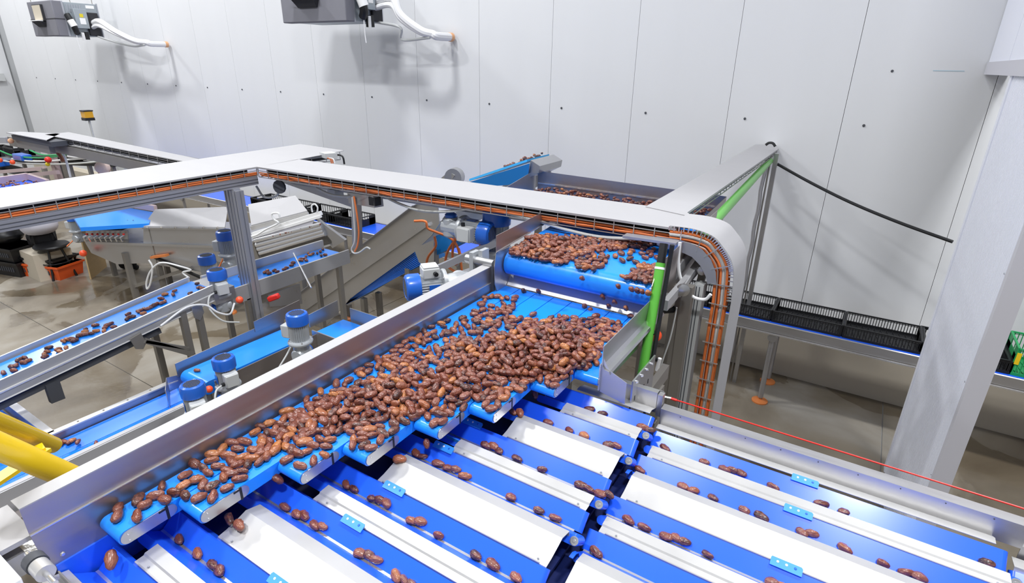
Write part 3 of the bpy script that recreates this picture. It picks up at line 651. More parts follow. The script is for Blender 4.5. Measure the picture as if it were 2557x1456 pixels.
emit('bearer', MB().beam(P(28, 352, z=ZF-.16), P(130, 372, z=ZF-.16), .07, .14), M['frame'], t2)
emit('wire_basket', MB().box(pq[0].x+.08, pq[1].x, pq[0].y+.03, pq[0].y+.3, ZF-.10, ZF-.03), M['ink'], t2)
emit('end_lamp', MB().ball(P(27, 352, z=ZF-.13), .04), M['peach'], t2)
emit('grey_arm', MB().beam(P(-20, 350, y=3.6), P(22, 350, y=3.5), .08, .09), M['alu'], t2)
q = P(127, 375, y=4.9); emit('post', MB().box(q.x-.08, q.x+.08, 4.85, 4.95, 0, P(127, 368, y=4.9).z), M['pink'], t2)
# beacon
bt = P(218, 288, y=5.0); bcn = thing('signal_beacon', 'amber and black signal beacon on a slim pole before the back wall', 'beacon', (bt.x, 5.0, 0))
emit('pole', MB().cyl((bt.x+.02, 5, 0), (bt.x+.02, 5, bt.z-.06), .02, 8), M['box'], bcn)
emit('lens', MB().box(bt.x-.075, bt.x+.075, 4.93, 5.07, bt.z-.04, bt.z+.07), M['amber'], bcn)
emit('cap', MB().box(bt.x-.08, bt.x+.08, 4.92, 5.08, bt.z+.07, bt.z+.09), M['black'], bcn)
emit('base', MB().box(bt.x-.08, bt.x+.08, 4.92, 5.08, bt.z-.09, bt.z-.04), M['black'], bcn)
# ================================================================== GEAR MOTORS
def gearmotor(label, top, s=1.0, rz=0.0, flip=1, tilt=None, cable='cableg'):
    "upright gear motor; top = centre of the fan cover's top"
    Ht = .335*s
    t = thing('gear_motor', label, 'motor', (top.x, top.y, top.z-Ht), (0, 0, rz))
    if tilt: t.rotation_euler = tilt
    E_ = lambda n, mb, m, par=t, **k: emit(n, mb, M[m], par, local=True, **k)
    z = lambda v: v*s
    fc = E_('fan_cover', MB().lathe([(z(.066), z(.262)), (z(.067), z(.312)), (z(.062), z(.328)), (z(.05), z(.334)), (z(.046), z(.331)), (z(.001), z(.331))], (0, 0, 0), n=28), 'mblue')
    gr = MB()
    for i in range(-4, 5):
        w_ = math.sqrt(max(0, .044**2-(i*.0095)**2)); gr.box(z(i*.0095-.002), z(i*.0095+.002), z(-w_), z(w_), z(.3312), z(.3335))
    g_ = E_('grille', gr, 'ink', fc, smooth=0)
    b = MB(); n = 28
    pts = []
    for i in range(n*2):
        a = math.pi*i/n; r = .058 if i % 2 else .049; pts.append((z(r*math.cos(a)), z(r*math.sin(a)), z(.150)))
    b.prism(pts, (0, 0, z(.114))); E_('finned_body', b, 'mgrey', smooth=0)
    E_('flange', MB().lathe([(z(.05), z(.124)), (z(.074), z(.130)), (z(.076), z(.140)), (z(.072), z(.148)), (z(.055), z(.154))], (0, 0, 0), n=28), 'mgrey')
    for i in range(4): E_('flange_bolt', MB().lathe([(z(.007), 0), (z(.006), z(.008))], (z(.066*math.cos(i*1.571+.78)), z(.066*math.sin(i*1.571+.78)), z(.146)), n=8), 'rod')
    gb = E_('gearbox', MB().lathe([(z(.03), 0), (z(.046), z(.012)), (z(.05), z(.05)), (z(.048), z(.10)), (z(.044), z(.126))], (0, 0, 0), n=14), 'mgrey', smooth=20)
    E_('worm_housing', MB().lathe([(z(.038), z(-.055)), (z(.046), z(-.045)), (z(.046), z(.045)), (z(.038), z(.055))], (0, 0, z(.052)), (0, 1, 0), 18), 'mgrey')
    E_('blue_cap', MB().lathe([(z(.034), 0), (z(.033), z(.014)), (z(.02), z(.024)), (z(.001), z(.027))], (0, z(-.055*flip), z(.052)), (0, -flip, 0), 16), 'mblue')
    tb = E_('terminal_box', MB().box(z(.046), z(.098), z(-.040), z(.040), z(.165), z(.250)), 'box', bevel=z(.006))
    E_('box_lid', MB().box(z(.098), z(.106), z(-.036), z(.036), z(.169), z(.246)), 'box', tb, bevel=z(.003))
    E_('cable_gland', MB().cyl((z(.072), z(-.038), z(.19)), (z(.072), z(-.058), z(.188)), z(.011), 10), 'black', tb)
    E_('name_plate', MB().box(z(-.020), z(.020), z(-.0605), z(-.058), z(.172), z(.225)), 'mblue')
    if cable: E_('cable', MB().tube(spline([(z(.072), z(-.055), z(.188)), (z(.09), z(-.10), z(.17)), (z(.13), z(-.12), z(.10)), (z(.16), z(-.06), z(.0)), (z(.15), z(.05), z(-.05))], 5), z(.006), 8), cable)
    return t
gearmotor('blue-capped gear motor nearest the camera, lowest of the two left of the guard', PD(478, 957, 3.15), 1.0, R(-20))
gmA = gearmotor('blue-capped gear motor behind the nearest one, orange ring at its foot', PD(556, 890, 3.4), 1.0, R(-12))
gearmotor('blue-capped gear motor by the small blue cross belt, its grey box facing left', PD(740, 780, 3.5), 1.02, R(195))
gmB = gearmotor('blue-capped gear motor on the end of the narrow date conveyor, beside an orange ball', PD(539, 672, 4.05), 1.0, R(-15))
gearmotor('blue-capped gear motor half hidden behind the narrow date conveyor', PD(514, 636, 4.5), 1.0, R(160))
gearmotor('tall gear motor with blue cap left of the aluminium post', PD(560, 575, 4.6), 1.05, R(200), cable='cable')
gearmotor('big upright gear motor under the long tray, orange cable at its grey box', PD(1240, 520, 3.45), 1.35, R(195), cable='cable')
hm = gearmotor('horizontal gear motor with blue cap beside the elevator head', PD(1140, 545, 3.7), 1.15, 0, cable=None)
hm.rotation_euler = Matrix(((0, 0, 1), (-1, 0, 0), (0, -1, 0))).to_euler(); hm.location = PD(1108, 562, 3.6)
lm = gearmotor('gear motor lying down behind the left guard, blue cap and white box showing', PD(1120, 715, 3.0), 1.05, 0, cable=None)
lm.rotation_euler = Matrix(((0, -.8, -.6), (0, .6, -.8), (1, 0, 0))).to_euler(); lm.location = PD(1175, 700, 3.0)
for gm_, px, py, d, r in ((gmB, 598, 749, 4.0, .026), (gmA, 522, 972, 3.35, .022)):
    k_ = MB().ball(PD(px, py, d), r); gl_ = Vector(gm_.location); im = Matrix.Rotation(-gm_.rotation_euler[2], 4, 'Z')
    k_.v = [im @ (v-gl_) for v in k_.v]; emit('signal_knob', k_, M['redor'], gm_, local=True)['label'] = 'orange-red round knob'

# ================================================================== NARROW DATE CONVEYOR (left), two sections
nd = thing('date_conveyor', 'narrow blue belt with white-edged steel sides carrying small clumps of dates, rising past the motors', 'conveyor', (-3.95, 1.3, 0))
def z1(y): return 1.545+.125*(y-.78)
Ya, Yb_ = -.2, 2.03
X0, X1 = -4.10, -3.80
emit('belt', MB().hexa([(X0+.02, Ya, z1(Ya)-.055), (X1-.01, Ya, z1(Ya)-.055), (X1-.01, Yb_, z1(Yb_)-.055), (X0+.02, Yb_, z1(Yb_)-.055), (X0+.02, Ya, z1(Ya)-.03), (X1-.01, Ya, z1(Ya)-.03), (X1-.01, Yb_, z1(Yb_)-.03), (X0+.02, Yb_, z1(Yb_)-.03)]), M['belt'], nd)
emit('far_side', MB().slab([(X0, Ya, z1(Ya)-.10), (X0, Yb_, z1(Yb_)-.10), (X0, Yb_, z1(Yb_)), (X0, Ya, z1(Ya))], .012, (-1, 0, 0)), M['cover'], nd)
emit('near_side', MB().sheet([(X1+.02, Ya, z1(Ya)-.11), (X1+.012, Ya, z1(Ya)-.105), (X1+.012, Ya, z1(Ya)-.06), (X1+.004, Ya, z1(Ya)-.055), (X1+.004, Ya, z1(Ya)), (X1-.008, Ya, z1(Ya))], (0, Yb_-Ya, z1(Yb_)-z1(Ya)), .003), M['railm'], nd)
emit('near_lip', MB().beam((X1-.002, Ya, z1(Ya)+.001), (X1-.002, Yb_, z1(Yb_)+.001), .012, .004), M['white'], nd)
emit('near_mid_rib', MB().beam((X1+.014, Ya, z1(Ya)-.062), (X1+.014, Yb_-.35, z1(Yb_-.35)-.062), .006, .006), M['rod'], nd)
emit('underside', MB().beam((X1-.02, Ya, z1(Ya)-.15), (X1-.02, Yb_-.4, z1(Yb_-.4)-.15), .03, .035), M['ink'], nd)
emit('end_block', MB().box(X0, X1+.03, Yb_-.02, Yb_+.14, 1.56, 1.66), M['steel'], nd)
px_ = lambda a, b, x=-3.78: P(a, b, x=x)
for (a_, b_) in ((462, 800), (497, 775)):
    q = px_(a_, b_); emit('leg', MB().beam((-3.80, q.y, 0), (-3.80, q.y, q.z+.06), .04, .04, (0, 1, 0)), M['frame'], nd)
emit('leg', MB().beam((X0+.02, 1.7, 0), (X0+.02, 1.7, z1(1.7)-.10), .04, .04, (0, 1, 0)), M['frame'], nd)
emit('brace', MB().beam(px_(360, 850), px_(480, 884), .03, .035), M['frame'], nd)
emit('brace', MB().beam(px_(362, 852), px_(470, 870), .03, .02), M['frame'], nd)
emit('hinge_plate', MB().slab([px_(325, 848, -3.77), px_(352, 832, -3.77), px_(366, 856, -3.77), px_(358, 872, -3.77), px_(340, 872, -3.77)], .012, (-1, 0, 0)), M['frame'], nd)
emit('hinge_plate', MB().slab([px_(478, 768, -3.77), px_(502, 757, -3.77), px_(510, 780, -3.77), px_(500, 800, -3.77), px_(487, 795, -3.77)], .012, (-1, 0, 0)), M['steel'], nd)
emit('clip_stub', MB().box(X1-.03, X1+.01, .95, 1.02, 1.30, 1.42), M['ink'], nd)
emit('conduit', MB().tube(spline([(X1+.03, 1.62, 1.55), (X1+.04, 1.80, 1.62), (X1+.06, 1.92, 1.60), (X1+.09, 1.98, 1.53), (X1+.10, 2.06, 1.49), (X1+.08, 2.12, 1.55)], 6), .007, 8), M['cablew'], nd)
n2 = thing('date_conveyor', 'upper section of narrow blue belt behind the aluminium post, dates in a loose line', 'conveyor', (-4.0, 2.8, 0))
def z2(y): return 1.605+.012*(y-2.2)
emit('belt', MB().box(-4.15, -3.84, 2.20, 3.30, 1.555, 1.585), M['belt'], n2)
emit('far_side', MB().box(-4.18, -4.16, 2.15, 3.32, 1.50, 1.655), M['cover'], n2)
emit('near_side', MB().sheet([(-3.82, 2.15, 1.49), (-3.82, 2.15, 1.61), (-3.838, 2.15, 1.612)], (0, 1.17, .01), .003), M['railm'], n2)
emit('near_lip', MB().beam((-3.828, 2.15, 1.613), (-3.828, 3.32, 1.623), .016, .004), M['cover'], n2)
emit('gusset', MB().slab([(-3.81, 2.45, 1.38), (-3.81, 2.75, 1.30), (-3.81, 2.75, 1.48), (-3.81, 2.45, 1.48)], .006, (1, 0, 0)), M['steel'], n2)
for yy in (2.3, 3.2):
    for xx in (-4.15, -3.84): emit('leg', MB().beam((xx, yy, 0), (xx, yy, 1.5), .04, .04, (0, 1, 0)), M['frame'], n2)
emit('thin_rod', MB().cyl(P(733, 632, y=2.9), P(777, 718, y=2.5), .006, 6), M['rod'], n2)
tag(emit('red_handle', MB().beam(P(670, 748, y=2.35), P(697, 738, y=2.4), .045, .04), M['red'], bevel=.01), 'dull red handle right of the aluminium post', 'handle')

# ================================================================== LOW TROUGH CONVEYORS
tn = thing('trough_conveyor', 'long blue V-shaped trough belt running towards the yellow railing', 'conveyor', (-3.3, .8, 0))
Ya, Yb_ = -.35, 1.56
emit('left_belt', MB().slab([(-3.436, Ya, 1.252), (-3.436, Yb_, 1.252), (-3.332, Yb_, 1.218), (-3.332, Ya, 1.218)], .02, (0, 0, -1)), M['beltlow'], tn)
emit('right_belt', MB().slab([(-3.328, Ya, 1.218), (-3.328, Yb_, 1.218), (-3.232, Yb_, 1.245), (-3.232, Ya, 1.245)], .02, (0, 0, -1)), M['beltlow'], tn)
emit('far_side', MB().slab([(-3.445, .83, 1.12), (-3.445, Yb_, 1.12), (-3.445, Yb_, 1.30), (-3.445, .83, 1.30)], .010, (-1, 0, 0)), M['steelY'], tn)
emit('far_lip', MB().box(-3.475, -3.435, .80, Yb_, 1.298, 1.306), M['cover'], tn)
emit('near_lip', MB().box(-3.235, -3.205, Ya, Yb_, 1.25, 1.258), M['lid'], tn)
emit('near_side', MB().box(-3.205, -3.195, Ya, Yb_, 1.10, 1.255), M['railm'], tn)
emit('lower_rail', MB().box(-3.17, -3.10, Ya, Yb_, 1.10, 1.14), M['steelY'], tn)
emit('outer_rail', MB().box(-3.04, -2.96, Ya, 1.3, 1.10, 1.13), M['railm'], tn)
for k in range(5): emit('rivet', MB().lathe([(.006, 0), (.004, .004)], (-3.455, .95+.13*k, 1.306), (0, 0, 1), 8), M['frame'], tn)
for yy in (-.1, 1.3):
    for xx in (-3.42, -3.13): emit('leg', MB().beam((xx, yy, 0), (xx, yy, 1.12), .045, .045, (0, 1, 0)), M['frame'], tn)
emit('cross_bar', MB().beam((-3.43, 1.3, 1.10), (-2.96, 1.3, 1.08), .04, .04), M['frame'], tn)
emit('cross_bar', MB().beam((-3.43, -.1, 1.10), (-2.96, -.1, 1.08), .04, .04), M['frame'], tn)
tq = thing('trough_conveyor', 'blue belt coming in from the left edge under the yellow railing', 'conveyor', (-3.9, .7, 0))
emit('belt', MB().box(-5.4, -3.44, .42, .80, 1.19, 1.215), M['beltlow'], tq)
emit('far_side', MB().slab([(-5.4, .81, 1.12), (-3.46, .81, 1.12), (-3.46, .81, 1.30), (-5.4, .81, 1.30)], .010, (0, 1, 0)), M['steelX'], tq)
emit('far_lip', MB().box(-5.4, -3.46, .80, .84, 1.298, 1.306), M['cover'], tq)
emit('near_side', MB().box(-5.4, -3.44, .39, .40, 1.12, 1.27), M['steelX'], tq)
for xx in (-5.2, -3.8):
    for yy in (.40, .82): emit('leg', MB().beam((xx, yy, 0), (xx, yy, 1.18), .045, .045, (0, 1, 0)), M['frame'], tq)
# M: upper feeder dropping onto the trough
tm = thing('feeder_conveyor', 'short blue belt with rounded nose feeding the trough, below the motors', 'conveyor', (-3.25, 1.9, 0))
emit('belt', MB().stadium(V(-3.40, 2.32, 1.37), V(-3.40, 1.50, 1.37), (0, 0, 1), (.25, 0, 0), .045, 14), M['belt'], tm)
emit('back_wall', MB().slab([(-3.425, 1.50, 1.33), (-3.425, 2.30, 1.33), (-3.425, 2.30, 1.455), (-3.425, 1.50, 1.425)], .006, (-1, 0, 0)), M['steelY'], tm)
emit('back_wall', MB().slab([(-3.42, 2.06, 1.42), (-3.42, 2.45, 1.43), (-3.42, 2.45, 1.53), (-3.42, 2.06, 1.50)], .004, (-1, 0, 0)), M['steelY'], tm)
emit('near_wall', MB().slab([(-3.10, 1.55, 1.25), (-3.08, 2.30, 1.25), (-3.08, 2.30, 1.40), (-3.10, 1.55, 1.385)], .006, (1, 0, 0)), M['steelY'], tm)
emit('corner_guard', MB().sheet([(-3.43, 1.56, 1.20), (-3.44, 1.44, 1.22), (-3.30, 1.36, 1.22)], (0, 0, .13), .004), M['steel'], tm)
for yy in (1.65, 2.2):
    for xx in (-3.42, -3.10): emit('leg', MB().beam((xx, yy, 0), (xx, yy, 1.27), .04, .04, (0, 1, 0)), M['frame'], tm)
tk = thing('feeder_conveyor', 'small blue cross belt emerging beneath the long left guard', 'conveyor', (-2.6, 2.45, 0))
emit('belt', MB().box(-3.11, -1.7, 2.33, 2.58, 1.38, 1.40), M['belt'], tk)
emit('far_wall', MB().slab([(-3.05, 2.60, 1.36), (-1.7, 2.60, 1.36), (-1.7, 2.60, 1.50), (-3.05, 2.60, 1.50)], .008, (0, 1, 0)), M['steelX'], tk)
emit('near_wall', MB().slab([(-3.12, 2.31, 1.28), (-1.7, 2.31, 1.28), (-1.7, 2.31, 1.42), (-3.12, 2.31, 1.42)], .010, (0, -1, 0)), M['steelX'], tk)
emit('end_wall', MB().slab([(-3.20, 2.35, 1.40), (-3.20, 2.62, 1.40), (-3.20, 2.62, 1.52), (-3.20, 2.35, 1.50)], .006, (-1, 0, 0)), M['steel'], tk)
for xx in (-3.0, -1.9):
    for yy in (2.33, 2.60): emit('leg', MB().beam((xx, yy, 0), (xx, yy, 1.37), .04, .04, (0, 1, 0)), M['frame'], tk)

# ================================================================== ELEVATOR
ev = thing('elevator_conveyor', 'sloping steel-sided elevator with blue modular belt rising behind the long tray', 'conveyor', (-4.2, 4.4, 0))
EYn, EYf = 4.25, 4.75
def eo(px, py, y=EYn): return P(px, py, y=y)
sidepx = [(735, 745), (1040, 508), (1092, 506), (1097, 560), (1078, 588), (1034, 630), (875, 745), (800, 830), (700, 830)]
emit('near_side', MB().slab([eo(*p_) for p_ in sidepx], .012, (0, 1, 0)), M['steel'], ev)
emit('top_flange', MB().slab([eo(735, 745), eo(1040, 512), eo(1040, 512)+V(.0, -.07, 0), eo(735, 745)+V(0, -.07, 0)], .006, (0, 0, 1)), M['alu'], ev)
emit('mid_ridge', MB().beam(eo(760, 775)-V(0, .02, 0), eo(1070, 560)-V(0, .02, 0), .05, .035), M['steel'], ev)
a_, b_ = eo(735, 745), eo(1330, 400)
far = MB().slab([V(a_.x, EYf, a_.z), V(eo(1300, 392).x, EYf, eo(1300, 392, EYf).z), V(eo(1300, 392).x+.05, EYf, 2.20), V(a_.x+.15, EYf, a_.z-.25)], .012, (0, 1, 0)); emit('far_side', far, M['steelX'], ev)
emit('drive_housing', MB().slab([P(1325, 400, y=4.3), P(1348, 415, y=4.3), P(1345, 432, y=4.3), P(1318, 445, y=4.3)], .42, (0, 1, 0)), M['steel'], ev)
ua_, ub_ = P(1172, 452, y=4.28), P(1316, 404, y=4.28)
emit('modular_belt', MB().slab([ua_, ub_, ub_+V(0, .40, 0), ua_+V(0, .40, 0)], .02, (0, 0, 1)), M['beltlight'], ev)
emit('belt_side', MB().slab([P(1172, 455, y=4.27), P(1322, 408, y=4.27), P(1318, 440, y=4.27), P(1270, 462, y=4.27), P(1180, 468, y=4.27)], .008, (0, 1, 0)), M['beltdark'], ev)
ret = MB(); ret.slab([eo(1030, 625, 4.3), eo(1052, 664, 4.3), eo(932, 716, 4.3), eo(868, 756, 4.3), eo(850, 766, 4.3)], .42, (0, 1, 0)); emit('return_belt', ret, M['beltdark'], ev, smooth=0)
for i in range(9):
    u = (i+.5)/9; emit('belt_rib', MB().beam(eo(1032, 629, 4.29).lerp(eo(1051, 662, 4.29), u), eo(852, 764, 4.29).lerp(eo(868, 758, 4.29), u), .006, .008), M['beltlow'], ev)
emit('return_belt_head', MB().slab([P(1085, 590, y=4.3), P(1130, 575, y=4.3), P(1125, 620, y=4.3), P(1085, 640, y=4.3)], .4, (0, 1, 0)), M['beltdark'], ev)
for (px, py, fy, ft) in ((1085, 620, 4.3, None), (1020, 670, 4.3, None), (908, 745, 4.3, 1), (945, 730, 4.65, None), (870, 760, 4.65, 1)):
    q = P(px, py, y=fy); lg = emit('leg', MB().box(q.x-.03, q.x+.03, fy-.03, fy+.03, .05, q.z), M['frame'], ev)
    emit('foot_pad', MB().lathe([(.075, 0), (.07, .02), (.02, .05), (.014, .06), (.014, .12)], (q.x, fy, 0), n=16), M['foot'], lg)
emit('leg_bracket', MB().slab([eo(1035, 620, 4.2), eo(1085, 598, 4.2), eo(1085, 668, 4.2), eo(1048, 655, 4.2)], .01, (0, -1, 0)), M['steel'], ev)
emit('head_roller', MB().lathe([(.09, 0), (.09, .10)], P(1140, 440, y=4.5), (.3, -1, 0), 18), M['steel'], ev)
emit('head_plate', MB().slab([P(1098, 447, y=4.4), P(1122, 428, y=4.4), P(1135, 438, y=4.4), P(1128, 450, y=4.4)], .02, (0, 1, 0)), M['steel'], ev)
oc = thing('orange_cable', 'orange cables looping down beside the elevator head', 'cable', tuple(P(1120, 620, y=3.4)))
for pp in (((1035, 552), (1062, 553), (1068, 570), (1090, 580), (1120, 592), (1140, 612), (1150, 650), (1155, 700)), ((1176, 573), (1150, 588), (1125, 615), (1113, 645), (1118, 665), (1142, 682)), ((1138, 585), (1130, 630), (1135, 660), (1150, 645), (1145, 620)), ((1085, 590), (1088, 615), (1070, 640), (1066, 662), (1080, 675))):
    emit('cable', MB().tube(spline([P(x_, y_, y=3.3) for x_, y_ in pp], 6), .010, 8), M['cable'], oc)
fr = thing('bearing_frame', 'grey bearing brackets and shaft between guard and elevator', 'frame', tuple(PD(1190, 660, 2.9)))
for (px, py) in ((1185, 655), (1208, 650)):
    q = PD(px, py, 2.9); emit('bracket', MB().box(q.x-.012, q.x+.012, q.y-.03, q.y+.03, q.z-.07, q.z+.06), M['mgrey'], fr)
q = PD(1213, 655, 2.85); emit('shaft', MB().cyl(q-V(.12, 0, 0), q+V(.05, 0, 0), .022, 14), M['steel'], fr)
emit('support_rail', MB().beam(PD(1090, 672, 3.5), PD(1240, 605, 3.4), .04, .04), M['alu'], fr)
emit('support_rail', MB().beam(PD(1150, 690, 3.1), PD(1240, 660, 3.0), .10, .04), M['steel'], fr)
for px, py, d in ((1100, 690, 3.5), (1165, 700, 3.2)):
    q = PD(px, py, d); emit('leg', MB().box(q.x-.025, q.x+.025, q.y-.025, q.y+.025, 0, q.z), M['frame'], fr)

# ================================================================== ROLLER SORTER (back left)
SA, SB = (-8.7, 3.2), (-5.6, 4.4)
sd = V(SB[0]-SA[0], SB[1]-SA[1], 0).normalized(); sn_ = V(-sd.y, sd.x, 0)
def so(px, py, off=0):
    a = V(SA[0], SA[1], 0)+sn_*off; b = a+sd; return PV(px, py, (a.x, a.y), (b.x, b.y))
rs = thing('roller_sorter', 'long grey steel roller sorter with sloping hood, hoses and rollers, back left', 'sorting machine', (-7, 4.0, 0))
emit('body', MB().slab([so(*p_) for p_ in ((212, 605), (228, 632), (292, 660), (360, 657), (480, 675), (560, 690), (640, 700), (655, 655), (640, 600), (566, 620), (355, 607))], 1.2, sn_), M['steel'], rs)
emit('front_rib', MB().beam(so(224, 604)-sn_*.02, so(560, 615)-sn_*.02, .04, .03), M['steel'], rs)
emit('front_panel', MB().slab([so(358, 568), so(562, 571), so(562, 612), so(358, 606)], .02, sn_), M['steel'], rs)
emit('hood', MB().slab([so(358, 568), so(562, 571), so(570, 520, .55), so(388, 526, .55)], .02, (0, 0, 1)), M['lid'], rs)
emit('hood_flange', MB().beam(so(358, 569)-sn_*.01, so(562, 572)-sn_*.01, .03, .02), M['steel'], rs)
for i in range(6): emit('bolt', MB().lathe([(.018, 0), (.01, .01)], so(372+i*35, 567)-sn_*.03, (0, -.6, .8), 8), M['frame'], rs)
emit('right_hood', MB().slab([so(628, 566, .1), so(768, 530, .1), so(738, 492, .5), so(620, 514, .5)], .02, (0, 0, 1)), M['lid'], rs)
emit('right_hood_lip', MB().beam(so(628, 570, .08), so(770, 534, .08), .03, .05), M['cover'], rs)
emit('white_bar', MB().beam(so(632, 585, .02), so(802, 532, .02), .05, .05), M['white'], rs)
emit('white_bar', MB().beam(so(632, 592, 0), so(802, 540, 0), .03, .03), M['white'], rs)
emit('flap', MB().slab([so(632, 595), so(785, 545), so(780, 560), so(634, 612)], .01, sn_), M['pierend'], rs)
emit('roller_bed', MB().slab([so(640, 612), so(800, 566), so(828, 602), so(660, 652)], .03, (0, 0, -1)), M['frame'], rs)
for (x0_, y0_, x1_, y1_) in ((640, 606, 804, 565), (643, 617, 808, 573), (647, 627, 811, 582), (652, 637, 815, 589)):
    emit('roller', MB().cyl(so(x0_, y0_)-sn_*.02+V(0, 0, .03), so(x1_, y1_)-sn_*.02+V(0, 0, .03), .028, 12), M['rod'], rs)
emit('apron', MB().slab([so(656, 650), so(828, 600), so(830, 612), so(662, 668)], .02, sn_), M['cover'], rs)
emit('end_hopper', MB().slab([so(790, 545), so(808, 560), so(862, 600), so(830, 620), so(800, 575)], .05, sn_), M['steel'], rs)
emit('side_cheek', MB().slab([so(636, 605), so(660, 668), so(640, 665), so(632, 610)], .03, -sn_), M['frame'], rs)
for (px, py) in ((330, 745), (560, 770), (755, 760)):
    q = so(px, 700); q2 = V(so(330, 700).x, so(330, 700).y, 0) if px == 330 else V(q.x, q.y, 0)
    lg = emit('leg', MB().box(q2.x-.035, q2.x+.035, q2.y-.035, q2.y+.035, .06, .75), M['frame'], rs)
    emit('foot_pad', MB().lathe([(.085, 0), (.08, .02), (.02, .05), (.014, .10)], (q2.x, q2.y, 0), n=16), M['foot'], lg)
emit('brace', MB().beam(so(335, 715), so(480, 668), .04, .04), M['frame'], rs)
emit('brace', MB().beam(so(380, 640), so(520, 695)-sn_*.05, .03, .03), M['black'], rs)
# spring clips on the left end
emit('clip_rail', MB().beam(so(214, 600), so(318, 602), .05, .03), M['frame'], rs)
emit('clip_panel', MB().slab([so(214, 575), so(318, 576), so(320, 600), so(216, 600)], .02, sn_), M['steel'], rs)
for i in range(8):
    x_ = 222+13*i; emit('spring_clip', MB().tube([so(x_, 600)-sn_*.05, so(x_+1, 588)-sn_*.09, so(x_+6, 584)-sn_*.05], .012, 6), M['rod'], rs)
    emit('clip_knob', MB().ball(so(x_+5, 582)-sn_*.06, .016, n=8, m_=5), M['red'], rs)
    emit('comb_pin', MB().cyl(so(238+14*i, 568, .1), so(237+14*i, 560, .1)+V(0, 0, .06), .006, 5), M['frame'], rs)
emit('stop_knob', MB().ball(so(227, 626)-sn_*.12, .045), M['redor'], rs)
emit('wiring_cluster', MB().beam(so(385, 640)-sn_*.04, so(425, 634)-sn_*.05, .06, .03), M['foot'], rs)
emit('white_hose', MB().tube(spline([so(x_, y_)-sn_*.1 for x_, y_ in ((386, 643), (395, 662), (390, 700), (382, 715), (380, 700), (388, 675), (405, 655), (425, 650), (460, 658), (490, 668), (470, 674), (486, 688))], 6), .012, 8), M['cablew'], rs)
emit('white_hose', MB().tube(spline([so(x_, y_)-sn_*.05 for x_, y_ in ((620, 590), (645, 585), (670, 570), (700, 555), (690, 545), (685, 532), (700, 530), (705, 540))], 6), .012, 8), M['cablew'], rs)
emit('white_hose', MB().tube(spline([so(x_, y_)-sn_*.0 for x_, y_ in ((780, 530), (778, 515), (786, 510), (793, 518), (792, 530))], 6), .010, 8), M['cablew'], rs)
# blue picking table behind it
bt_ = thing('picking_table', 'broad light-blue belt table behind the left end of the roller sorter', 'conveyor', (-9, 4.3, 0))
tp = [P(200, 568, z=1.18), P(372, 558, z=1.18), P(385, 530, z=1.18), P(240, 505, z=1.18), P(170, 520, z=1.18)]
tp = [V(p_.x, p_.y, 1.18) for p_ in tp]
emit('belt', MB().slab(tp, .05, (0, 0, -1)), M['belt'], bt_)
emit('pink_rim', MB().beam(tp[2]+V(0, .03, .05), tp[3]+V(0, .03, .05), .05, .08), M['pink'], bt_)
for q in (tp[1], tp[2], tp[3]): emit('leg', MB().box(q.x-.03, q.x+.03, q.y-.03, q.y+.03, 0, 1.14), M['frame'], bt_)
# dark motor in front of the table
gearmotor('gear motor with dark blue cap beside the seated worker', PD(180, 535, 8.1), 1.25, R(200), cable='cable')

# ================================================================== FAR LEFT CLUTTER
mc = thing('far_line', 'far packing line with black hoses, green hoses and blue motors at the left edge', 'machine', (-12, 5, 0))
def fo(px, py, y=5.0): return P(px, py, y=y)
emit('top_beam', MB().beam(fo(-10, 402), fo(290, 412), .10, .06), M['rubber'], mc)
emit('lower_beam', MB().beam(fo(60, 392), fo(215, 400), .10, .08), M['rubber'], mc)
emit('deck', MB().beam(fo(-10, 392, 5.2), fo(285, 398, 5.2), .5, .02), M['steel'], mc)
emit('rear_panel', MB().beam(fo(160, 390, 5.1), fo(270, 396, 5.1), .10, .05), M['cover'], mc)
for pp, m_ in ((((-10, 372), (30, 388), (80, 394), (130, 392), (170, 385)), 'crateg'), (((75, 375), (95, 384), (115, 388), (145, 387)), 'crateg'), (((30, 396), (70, 402), (120, 402), (230, 394)), 'cablew'), (((10, 402), (60, 408), (150, 410), (240, 404), (262, 396)), 'cableg'), (((172, 386), (200, 389), (225, 386), (236, 380)), 'tape'), (((172, 390), (205, 393), (238, 384)), 'tape')):
    emit('hose', MB().tube(spline([fo(x_, y_, 4.8) for x_, y_ in pp], 6), .018 if m_ != 'tape' else .03, 8), M[m_], mc)
for (px, py) in ((18, 402), (75, 388)): emit('blue_motor', MB().box(*[v for pr in zip((fo(px-10, py).x, 4.75, fo(px, py).z-.08), (fo(px+12, py).x, 4.95, fo(px, py).z+.05)) for v in pr]), M['mblue'], mc, bevel=.02)
for (px, py) in ((31, 405), (0, 400)): emit('red_knob', MB().ball(fo(px, py, 4.6), .05), M['redor'], mc)
emit('red_lamp', MB().ball(fo(120, 399, 4.6), .06), M['red'], mc); emit('yellow_lamp', MB().ball(fo(119, 410, 4.6), .04), M['ylabel'], mc)
for px in (5, 60, 150, 222, 280): q = fo(px, 410); emit('leg', MB().box(q.x-.04, q.x+.04, 4.97, 5.03, 0, q.z), M['frame'], mc)
emit('frame_rail', MB().beam(fo(-10, 430, 4.6), fo(112, 420, 4.6), .06, .07), M['pink'], mc)
emit('frame_post', MB().beam(fo(110, 420, 4.6), fo(119, 452, 4.6), .09, .07, (0, 1, 0)), M['frame'], mc)
emit('dark_bin', MB().box(*[v for pr in zip((fo(0, 437, 4.8).x-.6, 4.8, .75), (fo(54, 437, 4.8).x, 5.2, fo(20, 432, 4.8).z)) for v in pr]), M['black'], mc)
emit('grey_guard', MB().slab([fo(289, 406), fo(305, 405), fo(310, 425), fo(293, 424)], .1, (0, 1, 0)), M['box'], mc)
